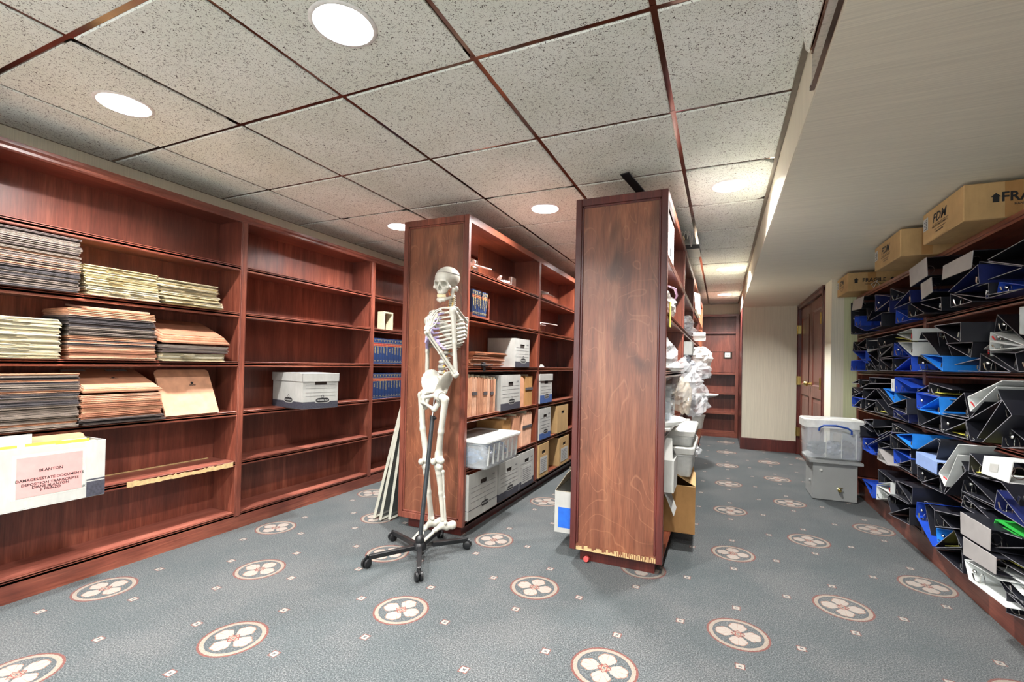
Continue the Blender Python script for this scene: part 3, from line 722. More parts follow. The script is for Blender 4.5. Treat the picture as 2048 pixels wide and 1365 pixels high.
mb = MB(); mb.box(bx1, bx1+.001, .93, 1.148, bz0+.052, bz0+.222); pk = mb.build('paper_label', PINK, t, label='pink typed sheet taped to the box')
mb = MB()
for s_, z_, sz in (('BLANTON', .160, .0125), ('DAMAGES/ESTATE DOCUMENTS', .124, .0115), ('DEPOSITION TRANSCRIPTS', .104, .0115), ('DIANE BLANTON', .090, .0115), ('J. PRINZO', .077, .0115)):
    text_on(mb, s_, (bx1+.0014, 1.04, bz0+z_), (0,1,0), (0,0,1), sz*1.35, True)
text_on(mb, '2X', (bx1+.0008, 1.153, bz0+.058), (0,1,0), (0,0,1), .013, True); mb.build('lettering', INK, pk)
mb = MB(); mb.box(bx1+.0003, bx1+.0006, .915, 1.16, bz0+.045, bz0+.235); mb.build('clear_tape', clearplastic('tape', (235,235,225), .18), t)
for k in range(9):
    x = bx1-.02-.030*k; m = [MANILA[0], MANILA[2], REDROPE[1], MANILA[1], MANILA[0], MANILA[3], MANILA[2], MANILA[0], REDROPE[3]][k]
    zt = bz0+[.262, .270, .295, .272, .285, .29, .30, .305, .31][k]; ye = [1.22, 1.2, 1.19, 1.215, 1.2, 1.22, 1.21, 1.2, 1.22][k]
    leaning(.80, ye, x, bz0+.012, x-.022, zt, .012, m, ['cream','cream','reddish-brown','cream','cream','yellow-tabbed cream','cream','cream','reddish-brown'][k]+' folder, '+nth(k+1)+' from the front in the pink-labelled file box', group=('reddish' if k in (2, 8) else 'cream')+' folders filed in the open white box')
for k, (y, x) in enumerate(((.88, bx1-.03), (1.03, bx1-.045), (1.12, bx1-.02))):
    mb = MB(); mb.box(x-.002, x, y-.06, y+.06, bz1-.03, bz1+.012); tag(recenter(mb.build('index_tab', plain('yellow_tab', (214,204,70), .6) if 'yellow_tab' not in bpy.data.materials else bpy.data.materials['yellow_tab'])), nth(k+1)+' yellow index tab from the left in the open white file box', 'tab', 'yellow index tabs in the white box')
mb = MB(); mb.box(bx1-.075, bx1-.072, .82, 1.0, bz1-.08, bz1+.05); o = recenter(mb.build('divider_sheet', PAPERW)); tag(o, 'white divider sheet with printed word sticking up from the white file box', 'paper')
# ================================================================== FILE BOXES
def file_box(loc, rotz, w, d, h, label, lid=False, band=BAND, mat=WHITEBOX, printed=True, contents='folders', side_print=True, hole=True, sheet=False, group=None, band_h=.2, name='file_box', textbox=True, bandline=False):
    t = empty(name, loc, label, 'box', group, rotz)
    th = .0035; mb = MB(); hb = h
    if not lid or True:
        mb.box(-w/2, w/2, -d/2, d/2, 0, th)
        hz, hw, hh = h*.74, .045, .015
        if hole:
            for (a, b, c, e) in ((-w/2, -hw, th, h), (hw, w/2, th, h), (-hw, hw, th, hz-hh), (-hw, hw, hz+hh, h)): mb.box(a, b, -d/2, -d/2+th, c, e)
        else: mb.box(-w/2, w/2, -d/2, -d/2+th, th, h)
        mb.box(-w/2, w/2, d/2-th, d/2, th, h); mb.box(-w/2, -w/2+th, -d/2+th, d/2-th, th, h); mb.box(w/2-th, w/2, -d/2+th, d/2-th, th, h)
    mb.build('box_body', mat, t, local=True)
    if hole:
        mb = MB(); mb.box(-hw-.01, hw+.01, -d/2+th, -d/2+th+.002, hz-hh-.008, hz+hh+.008); mb.build('hand_hole_shade', HOLE, t, local=True)  # dark sheet behind the opening, colour stands in for shade inside the box
    y = -d/2-.0006
    if printed:
        mb = MB()
        if band is not None and not bandline: mb.box(-w/2, w/2, y, -d/2, .001, h*band_h); (mb.box(-w/2-.0006, -w/2, -d/2, d/2, .001, h*band_h) if side_print else None); (mb.box(w/2, w/2+.0006, -d/2, d/2, .001, h*band_h) if side_print else None)
        if bandline: mb.box(-w/2, w/2, y, -d/2, h*.2, h*.212); mb.box(-w/2-.0006, -w/2, -d/2, d/2, h*.2, h*.212)
        if len(mb.v): mb.build('printed_band', band or INKGREY, t, local=True)
        mb = MB()
        for zz in (.36, .46, .58, .68): mb.box(-w*.42, w*.42, y, -d/2, h*zz, h*zz+.0012)
        text_on(mb, 'R-KIVE', (w*.34, y-.0002, h*.80), (1,0,0), (0,0,1), .014, True)
        mb.build('ruled_lines', INKGREY, t, local=True)
        def logo(c, r, u, nrm):
            c = Vector(c); r = Vector(r); nrm = Vector(nrm); n_ = 20
            for sc, off, mt in ((1.12, .0004, WHITEBOX), (1.0, .0008, INK)):
                mb = MB(); L_ = .052*sc+(.003 if sc > 1 else 0); H_ = .0165*sc+(.002 if sc > 1 else 0); vs = []
                for i in range(n_):
                    a = 2*PI*i/n_; cx_ = abs(math.cos(a))**.5*math.copysign(1, math.cos(a)); sy_ = abs(math.sin(a))**.8*math.copysign(1, math.sin(a))
                    vs.append(c+r*(L_*cx_)+Vector(u)*(H_*sy_)+nrm*off)
                mb.add(vs, [tuple(range(n_))]); q = mb.build('logo_plate', mt, t, local=True)
            mb = MB(); text_on(mb, 'BANKERS BOX', c+nrm*.0012, r, u, .0135, True); mb.build('lettering', PAPERW, q, local=True)
            mb = MB(); mb.lathe([(.008, 0), (.011, .0003), (.0112, 0)], Matrix.LocRotScale(c+Vector(u)*.026+nrm*.0006, nrm.to_track_quat('Z', 'Y'), None), 14, False); mb.build('logo_ring', INK, q, local=True)
        logo((w*.05, y, h*(.235 if not bandline else .22)), (1,0,0), (0,0,1), (0,-1,0))
        if side_print: logo((-w/2-.0006, -d*.05, h*.235), (0,-1,0), (0,0,1), (-1,0,0))
    if sheet:
        mb = MB(); mb.box(-w*.36, w*.36, -d/2-.0016, -d/2-.0008, h*.12, h*.60); q = mb.build('paper_label', PAPERW, t, local=True)
        mb = MB(); [mb.box(-w*.28, w*(.28-.1*(i % 2)), -d/2-.0020, -d/2-.0016, h*(.18+.055*i), h*(.18+.055*i)+.003) for i in range(7)]; mb.build('typed_lines', INKGREY, q, local=True)
    if lid:
        lh = .055; mb = MB(); e = .006
        mb.box(-w/2-e, w/2+e, -d/2-e, d/2+e, h, h+.004)
        mb.box(-w/2-e, w/2+e, -d/2-e, -d/2-e+.004, h-lh, h); mb.box(-w/2-e, w/2+e, d/2+e-.004, d/2+e, h-lh, h); mb.box(-w/2-e, -w/2-e+.004, -d/2-e, d/2+e, h-lh, h); mb.box(w/2+e-.004, w/2+e, -d/2-e, d/2+e, h-lh, h)
        mb.build('box_lid', mat, t, local=True, bevel=.001)
    elif contents:
        rnd = random.Random(int(w*1e4+h*1e5+loc[1]*1e3)); mb = MB(); k = 0; y_ = -d/2+.012
        while y_ < d/2-.02:
            mb.box(-w/2+.008, w/2-.008-rnd.random()*.01, y_, y_+.004+.004*rnd.random(), th+.002, h*(.82+.2*rnd.random())); y_ += .014
        mb.build('filed_papers', contents if not isinstance(contents, str) else MANILA[0], t, local=True, kind='stuff')
    return t
file_box((-2.80, 2.475, S3), PI/2-.20, .27, .40, .245, 'lidded white file box with dark printed band, alone on a left bookcase shelf', lid=True)
RA = PI/2
def fa(y0, y1, z, h, label, d=.25, xf=-1.452, rot=0.0, **kw):
    y0 += .004; y1 -= .004
    return file_box((xf-d/2, (y0+y1)/2, z), RA+rot, y1-y0, d, h, label, **kw)
fa(3.225, 3.52, S2, .225, 'open white file box half behind loose wallets, middle shelf of the first bay', d=.24, contents=GREYF[0], side_print=False)
fa(2.985, 3.345, S3, .262, 'white file box with dark band between tied wallets and a brown wallet', side_print=False, contents=GREYF[0])
fa(2.54, 2.955, .104, .29, 'nearest white file box on the bottom shelf, open, with an orange bag inside', xf=-1.446, bandline=True, contents=REDROPE[2])
fa(2.985, 3.35, .104, .275, 'bottom-shelf white file box with dark band and a binder lying open on top', side_print=True, contents=None)
fa(3.355, 3.665, .104, .285, 'bottom-shelf white file box with a torn typed sheet, beside the divider', sheet=True, side_print=False, contents=BLACK)
fa(3.775, 4.09, S3, .255, 'lidded white and blue file box just past the divider on the island shelf', lid=True, band=BANDBLUE, band_h=.28, side_print=False)
fa(3.775, 4.07, S4, .275, 'white file box with navy band in the second bay, fifth shelf', band=BANDBLUE, side_print=False, contents=None)
fa(4.26, 4.60, S4, .265, 'pale brown open carton with hand hole in the second bay, fifth shelf', mat=KRAFT, printed=False, contents=BLACK)
fa(3.775, 4.03, .104, .29, 'buff carton with white typed sheet at the start of the second bay, bottom shelf', mat=KRAFT, printed=False, sheet=True, contents=BLACK)
fa(4.34, 4.65, .104, .275, 'tan carton with white typed sheet further along the second bay, bottom shelf', mat=KRAFT, printed=False, sheet=True, contents=BLACK)
# open binder lying on box
t = empty('ring_binder', (-1.58, 3.16, .38), 'black ring binder lying on an open file box, bottom island shelf', 'binder')
mb = MB(); mb.box(-1.70, -1.46, 3.02, 3.32, .382, .385); mb.box(-1.70, -1.46, 3.02, 3.023, .385, .40); mb.box(-1.70, -1.48, 3.03, 3.30, .402, .405); mb.build('cover', BLACK, t)
mb = MB(); [mb.tube([(-1.5-.06*k, 3.05+.03*math.cos(a), .386+.018*math.sin(a)) for a in [PI*i/6 for i in range(7)]], .0015, 5) for k in range(3)]; mb.build('ring', CHROME, t)
# wallets lying and standing on the island
stack(2.56, 3.05, S2, S2+.105, .0085, REDROPE, -1.475, .235, 'file_folder', 'the loose pile on the skeleton bookcase', 'loose island pile', 'wallet', .10, .014)
def standing(y, th, h, label, mat, lean=0.0, d=.23, xf=-1.47, z=S3, closed=True, group=None):
    t = empty('expanding_wallet', (xf-d/2, y+th/2, z), label, 'folder', group)
    mb = MB(); n = max(2, int(th/.012)); pts = []
    dy = lean*h
    for k in range(n):
        a = y+th*k/n; b = a+th/n*.62
        top = h*(1-.06*random.random())
        vs = [(xf-d, a, z), (xf, a, z), (xf, b, z), (xf-d, b, z), (xf-d, a+dy, z+top), (xf-.002*(k % 2), a+dy, z+top), (xf, b+dy, z+top*.99), (xf-d, b+dy, z+top*.99)]
        mb.add(vs, [(3,2,1,0),(4,5,6,7),(0,1,5,4),(1,2,6,5),(2,3,7,6),(3,0,4,7)])
    mb.build('gusset', mat, t)
    if closed:
        mb = MB(); zz = z+h*.52; mb.box(xf+.0005, xf+.004, y+dy*.5-.002, y+th+dy*.5+.002, zz, zz+.022); mb.build('tie_band', GREYF[2], t)
    mb = MB(); mb.box(xf-d, xf-.004, y+th*.3+dy, y+th*.42+dy, z+h*.9, z+h*1.04); mb.build('filed_papers', MANILA[2], t)
    return t
yy = 2.545
for k, (th, m, cl, ln) in enumerate(((.055, REDROPE[1], False, .02), (.06, REDROPE[3], True, .0), (.085, REDROPE[0], False, .02), (.05, REDROPE[1], True, .06), (.045, REDROPE[3], False, .1), (.04, REDROPE[2], True, .12), (.035, REDROPE[1], False, .14))):
    standing(yy, th, .262-.004*k, nth(k+1)+' upright reddish-brown wallet from the left, near end of the skeleton bookcase', m, ln*.25, closed=cl, group='upright wallets at the near end of the island shelf'); yy += th+.004
standing(3.36, .10, .245, 'tan wallet beside the white file box with dark band', REDROPE[1], 0, closed=False); standing(3.50, .15, .25, 'brown accordion file with pale flap against the divider, fourth shelf', KRAFT2, 0, xf=-1.475)
standing(3.08, .14, .25, 'plain brown file with pale flap behind the clear plastic bin', KRAFT2, .1, z=S4, closed=False, xf=-1.48)
standing(3.26, .12, .26, 'orange-brown accordion wallet in the middle of the fifth island shelf', REDROPE[0], .05, z=S4, closed=False); standing(3.44, .19, .27, 'grey-banded accordion wallet beside the divider, fifth island shelf', REDROPE[3], .05, z=S4)
# orange bag inside nearest bottom box
def blob(name, c, r, mat, parent=None, seed=0, amp=.25, nu=22, nv=14, freq=2.2, **kw):
    from mathutils import noise
    mb = MB(); mb.ell((0,0,0), (1,1,1), None, nu, nv); vs = []
    for v in mb.v:
        v = Vector(v); q = noise.noise(v*freq+Vector((seed*3.1, seed, 7)))+.5*noise.noise(v*freq*2.7+Vector((seed, 9, 1)))
        v = v*(1+amp*q); vs.append((c[0]+v.x*r[0], c[1]+v.y*r[1], c[2]+v.z*r[2]))
    mb.v = vs; return mb.build(name, mat, parent, smooth=False, **kw)
o = recenter(blob('crumpled_bag', (-1.53, 2.75, .372), (.07, .14, .022), plain('orange_bag', (170,70,40), .5), seed=4)); tag(o, 'orange crumpled bag in the nearest bottom file box of the skeleton bookcase', 'bag')
# clear storage bins
def bin_(loc, rotz, w, d, h, label, handle=False, mat=CLEAR, lidmat=None, lidh=.03, name='storage_bin', taper=.9, ribs=0):
    t = empty(name, loc, label, 'bin', None, rotz); lidmat = lidmat or MILKY
    def rr(w, d, r, z, n=5):
        o = []
        for (sx, sy, a0) in ((1,1,0), (-1,1,90), (-1,-1,180), (1,-1,270)):
            for i in range(n):
                a = math.radians(a0+90*i/(n-1)); o.append((sx*(w/2-r)+r*math.cos(a), sy*(d/2-r)+r*math.sin(a), z))
        return o
    def loft(rings, caps=(True, True)):
        mb = MB(); n = len(rings[0]); vs = [p for r in rings for p in r]; fs = []
        for i in range(len(rings)-1):
            for j in range(n): a = i*n+j; b = i*n+(j+1) % n; fs.append((a, b, b+n, a+n))
        if caps[0]: fs.append(tuple(range(n))[::-1])
        if caps[1]: fs.append(tuple((len(rings)-1)*n+j for j in range(n)))
        mb.add(vs, fs); return mb
    hb = h-lidh
    loft([rr(w*taper, d*taper, .02, 0), rr(w*(taper+.02), d*(taper+.02), .025, .01), rr(w*.97, d*.97, .03, hb-.012), rr(w, d, .03, hb-.010), rr(w, d, .03, hb), rr(w*.96, d*.96, .03, hb), rr(w*taper*.97, d*taper*.97, .02, .006)], (True, True)).build('tub', mat, t, True, local=True)
    loft([rr(w*1.01, d*1.01, .03, hb+.0005), rr(w*1.03, d*1.03, .03, hb+.004), rr(w*1.03, d*1.03, .03, h-.008), rr(w*.98, d*.98, .03, h), rr(w*.9, d*.9, .03, h), rr(w*.88, d*.88, .03, h-.006)], (True, True)).build('lid', lidmat, t, True, local=True)
    if ribs:
        mb = MB()
        for i in range(ribs):
            x = w*(-.40+.8*i/(ribs-1)); mb.add([(x-.004, -d*taper/2-.006, .02), (x+.004, -d*taper/2-.006, .02), (x+.004, -d*.49, hb-.015), (x-.004, -d*.49, hb-.015), (x-.004, -d*taper/2+.006, .02), (x+.004, -d*taper/2+.006, .02), (x+.004, -d*.47, hb-.015), (x-.004, -d*.47, hb-.015)], [(0,1,2,3),(7,6,5,4),(0,4,5,1),(1,5,6,2),(2,6,7,3),(3,7,4,0)])
        mb.build('stiffening_rib', MILKY, t, local=True)
    return t
t = bin_((-1.50, 2.80, S4), RA, .53, .36, .185, 'clear lidded plastic storage bin holding blue and silver packets, on the island shelf', ribs=7, lidh=.022)
BLUEPK = plain('blue_packet', (60,104,150), .4, var=.3); SILV = plain('silver_packet', (150,156,168), .25, .6, var=.3)
for k in range(5):
    o = recenter(blob('plastic_packet', (-1.50+.03*(k % 2), 2.62+.09*k, S4+.065), (.10, .045, .05), [BLUEPK, SILV][k % 2], seed=k+20, amp=.3)); tag(o, ['blue', 'silver-grey'][k % 2]+' packet, '+nth(k+1)+' from the left inside the clear storage bin', 'packet', ['blue', 'silver-grey'][k % 2]+' packets in the clear bin')
mb = MB(); mb.box(-1.68, -1.66, 2.54, 2.75, S4, S4+.27)
for i in range(9): mb.tube([(-1.659, 2.54+.02*i, S4+.18), (-1.655, 2.60+.02*i, S4+.26)], .002, 4)
tag(recenter(mb.build('black_mesh_panel', BLACK)), 'black patterned panel standing behind the clear storage bin', 'panel')
# ================================================================== BOOKS
BOOKBLUE = plain('blue_book_cloth', (20,42,82), .5, var=.15); REDLAB = plain('red_label', (140,44,38), .5); GOLD = plain('gold_leaf', (214,196,130), .35, .6); PAGES = plain('book_pages', (212,200,176), .8)
def make_book(th, h, d, label, group, seed=0, vol='1'):
    t = empty('law_book', (0,0,0), label, 'book', group)     # spine faces +X, thickness along Y
    mb = MB(); w = .003
    mb.box(-d, 0, -th/2, -th/2+w, 0, h); mb.box(-d, 0, th/2-w, th/2, 0, h)
    mb.prism([(-.004, -th/2), (0, -th/2), (.0035, -th/4), (.0045, 0), (.0035, th/4), (0, th/2), (-.004, th/2)], 'Z', 0, h); mb.build('cover', BOOKBLUE, t, local=True)
    mb = MB(); mb.box(-d+.006, -.004, -th/2+w, th/2-w, .004, h-.004); mb.build('pages', PAGES, t, local=True)
    mb = MB(); mb.prism([(0, -th/2-.0003), (.0040, -th/4), (.0050, 0), (.0040, th/4), (0, th/2+.0003)], 'Z', h*.70, h*.80); mb.build('red_label', REDLAB, t, local=True)
    mb = MB()
    for zz in (.94, .815, .69, .07): mb.prism([(.0002, -th/2-.0003), (.0042, -th/4), (.0052, 0), (.0042, th/4), (.0002, th/2+.0003)], 'Z', h*zz, h*zz+.0018)
    r_ = random.Random(seed)
    text_on(mb, vol, (.0056, 0, h*.90), (0,1,0), (0,0,1), .020, True)
    word = ['Affairs', 'Agency', 'Appeal', 'Arrest', 'Attorneys', 'Bail', 'Banks', 'Carriers', 'Charities', 'Contracts', 'Costs', 'Courts'][seed % 12]
    text_on(mb, word.upper(), (.0056, 0, h*.54), (0,0,1), (0,-1,0), .017, True); text_on(mb, 'WEST', (.0056, 0, h*.12), (0,1,0), (0,0,1), .008, True)
    text_on(mb, 'LAW DIGEST', (.0056, 0, h*.75), (0,1,0), (0,0,1), .0065, True)
    mb.build('gilt_lettering', GOLD, t, local=True); return t
for row, (z, n0) in enumerate(((S2, 1), (S3, 14))):
    y = 3.262
    for k in range(12):
        th = .0385
        b = make_book(th, .235, .17, 'blue law book, %s from the left, %s book row of the left bookcase' % (nth(k+1), ('upper', 'lower')[row]), 'blue law books, %s row' % ('upper', 'lower')[row], row*5+k, str(n0+k))
        b.location = (-2.868, y+th/2, z); WL[b] = b.location.copy(); y += th+.0012
tr = empty('book_tray', (-1.58, 2.65, S1), 'small open reddish wooden tray holding slanting blue books', 'tray')
mb = MB(); mb.box(-1.70, -1.452, 2.545, 2.785, S1, S1+.012); mb.box(-1.70, -1.452, 2.773, 2.785, S1+.012, S1+.145); mb.box(-1.70, -1.452, 2.545, 2.552, S1+.012, S1+.03); mb.build('tray_board', WD['Y'], tr)
for k in range(8):
    th = .022; b = make_book(th, .165, .15, nth(k+1)+' slim blue book from the left in the small wooden tray', 'slim blue books in the tray', k+3, str(k+1))
    b.location = (-1.458, 2.566+.0235*k, S1+.0135); b.rotation_euler = (-.02-.02*k if k > 4 else 0, 0, 0)
mb = MB(); mb.box(-2.95, -2.87, 3.405, 3.412, S1+.001, S1+.17); mb.box(-2.95, -2.87, 3.412, 3.52, S1+.155, S1+.17); mb.box(-2.95, -2.87, 3.52, 3.527, S1+.001, S1+.17)
tag(recenter(mb.build('bookend', plain('beige_metal', (196,190,160), .5))), 'beige metal bookend frame standing on the upper shelf above the blue books', 'bookend')
# ================================================================== MODEL AIRPLANES
PLW = plain('plane_white', (226,224,218), .35); PLR = plain('plane_red', (170,60,54), .4)
def plane(loc, rotz, s, label, tilt=(0,0), stand=True, highwing=True):
    t = empty('model_airplane', loc, label, 'model airplane', None, rotz); M = Matrix.Translation((0,0,.075 if stand else .02)) @ Matrix.Rotation(tilt[0], 4, 'X') @ Matrix.Rotation(tilt[1], 4, 'Y') @ Matrix.Scale(s, 4)
    def B(fn, name, mat):
        mb = MB(); fn(mb); mb.v = [tuple(M @ Vector(v)) for v in mb.v]; return mb.build(name, mat, t, True, local=True)
    B(lambda m: m.tube([(0,-.13,0), (0,-.12,0), (0,-.08,.002), (0,0,.006), (0,.06,.008), (0,.15,.012), (0,.16,.012)], [.003, .012, .018, .02, .016, .007, .003], 12), 'fuselage', PLW)
    zw = .02 if highwing else -.006
    B(lambda m: m.prism([(-.17,-.03), (.17,-.03), (.175,-.005), (.05,.012), (-.05,.012), (-.175,-.005)], 'Z', zw, zw+.006), 'wing', PLW)
    B(lambda m: m.prism([(-.06,.13), (.06,.13), (.06,.155), (-.06,.155)], 'Z', .014, .018), 'tailplane', PLW)
    B(lambda m: m.prism([(.115,.014), (.16,.014), (.165,.06), (.145,.06)], 'X', -.002, .002), 'tail_fin', PLR)
    B(lambda m: m.box(-.0185, .0185, -.06, -.02, .010, .017), 'cabin_window', INKGREY)
    if stand:
        mb = MB(); mb.add([(-.018,-.012,0), (.018,-.012,0), (.018,.012,0), (-.018,.012,0), (-.003,.008,.075), (.003,.008,.075), (.003,.014,.075), (-.003,.014,.075)], [(3,2,1,0),(4,5,6,7),(0,1,5,4),(1,2,6,5),(2,3,7,6),(3,0,4,7)]); mb.build('display_stand', KRAFT, t, local=True)
    return t
plane((-1.56, 2.72, 1.70), .7, .8, 'white model airplane with red tail at the near end of the top island shelf', (.0, .2), True, False)
plane((-1.55, 3.10, 1.70), 2.1, .7, 'flat white model glider lying in the middle of the top island shelf', (0, .05), False)
plane((-1.56, 4.05, 1.70), 1.0, .8, 'white model airplane on a wooden stand on the top shelf past the divider', (.1, .25))
plane((-1.55, 3.98, S1), .35, .95, 'white model airplane on a wooden stand on the second shelf past the divider', (0, .15))
mb = MB(); mb.box(-1.52, -1.49, 3.22, 3.30, 1.70, 1.78); mb.box(-1.55, -1.52, 3.235, 3.285, 1.70, 1.76); tag(recenter(mb.build('small_metal_frame', CHROME, bevel=.004)), 'small silver frame standing on the top shelf of the skeleton bookcase', 'frame')
mb = MB(); mb.box(-1.50, -1.47, 3.85, 3.92, S2, S2+.012); mb.box(-1.495, -1.475, 3.87, 3.90, S2+.012, S2+.026); tag(recenter(mb.build('stapler', WHITEPL, bevel=.003)), 'small white plastic piece lying on the middle shelf past the divider', 'clip')
mb = MB(); mb.box(-1.462, -1.452, 2.70, 2.78, S2+.004, S2+.014); mb.box(-1.475, -1.455, 2.725, 2.755, S2-.03, S2+.03); mb.tube([(-1.46, 2.60, S2+.012), (-1.455, 2.86, S2+.014)], .005, 6); tag(recenter(mb.build('clamp', BLACK, bevel=.002)), 'black clamp gripping the front edge of the middle island shelf', 'clamp')
# ================================================================== RIGHT SIDE: CARTONS ON TOP OF THE BINDER BOOKCASE
def carton(x0, x1, y0, y1, z0, z1, label, fragile):
    t = empty('carton', ((x0+x1)/2, (y0+y1)/2, z0), label, 'box', None)
    mb = MB(); mb.box(x0, x1, y0, y1, z0, z1); mb.build('box_body', KRAFT, t, bevel=.004)
    ym = (y0+y1)/2; h = z1-z0
    mb = MB(); mb.box(x0+.10, x0+.15, y0-.0006, y0, z0+.003, z1-.003) if not fragile else mb.box(x0+.14, x0+.20, y0-.0006, y0, z0+.003, z1-.003); mb.build('packing_tape', KRAFT2, t)
    # end facing the aisle: big letters, reads along -Y (viewed from the aisle)
    r = (0,-1,0); u = (0,0,1); x = x0-.0008
    mb = MB(); text_on(mb, 'FDM', (x, ym+.02, z0+h*.63), r, u, .062, True, 1.25, .22)
    text_on(mb, 'FACTORY DIRECT MODELS', (x, ym+.02, z0+h*.38), r, u, .0125, True, 1.15); text_on(mb, 'HANDCRAFTED', (x, ym+.02, z0+h*.20), r, u, .011, True, 1.1)
    mb.box(x-.0002, x, ym-.08, ym+.10, z0+h*.435, z0+h*.448); mb.box(x-.0002, x, ym-.05, ym+.08, z0+h*.27, z0+h*.285); mb.build('lettering', INK, t)
    mb = MB(); mb.box(x-.0004, x0, y1-.065, y1-.008, z0+h*.42, z0+h*.82); q = mb.build('paper_label', PAPERW, t)
    mb = MB()
    for i in range(6): mb.box(x-.0008, x-.0004, y1-.058, y1-.018-.02*(i % 2), z0+h*(.46+.055*i), z0+h*(.46+.055*i)+.004)
    mb.build('typed_lines', INKGREY, q)
    y = y0-.0008; mb = MB(); xc = x0+.185 if fragile < 2 else x0+.235
    if fragile: text_on(mb, 'FRAGILE', (xc, y, z0+h*.56), (1,0,0), u, .044 if fragile < 2 else .058, True, 1.0); text_on(mb, 'HANDLE WITH CARE' if fragile else ' ', (xc, y, z0+h*.36), (1,0,0), u, .0135, True, 1.0)
    for dx in (-.125, .125) if fragile else ():
        c = xc+dx; w_ = .016; zz = z0+h*.56
        mb.add([(c-w_*.7, y, zz-.02), (c+w_*.7, y, zz-.02), (c+w_*.7, y, zz+.004), (c+w_*1.15, y, zz+.004), (c, y, zz+.022), (c-w_*1.15, y, zz+.004), (c-w_*.7, y, zz+.004)], [(0,1,2,3,4,5,6)])
    if fragile: mb.build('lettering', INK, t)
    return t
carton(.985, 1.40, 2.68, 3.13, 1.787, 1.950, 'largest tan cardboard carton on top of the binder bookcase, nearest the camera', 2)
carton(.955, 1.40, 3.37, 3.86, 1.787, 1.948, 'middle tan cardboard carton on top of the binder bookcase', 0)
carton(.980, 1.40, 4.72, 5.10, 1.787, 1.945, 'farthest tan carton reading FRAGILE on top of the binder bookcase', 1)
mb = MB(); mb.tube([(1.16, 4.69, 1.80), (1.13, 4.66, 1.83), (1.17, 4.65, 1.86), (1.15, 4.67, 1.80)], .0025, 5); mb.tube([(1.16, 4.69, 1.80), (1.19, 4.66, 1.82), (1.16, 4.64, 1.85)], .002, 5)
tag(recenter(mb.build('wire_twist', WHITEPL, smooth=True)), 'small white wire twist on the bookcase top in front of the farthest carton', 'wire')
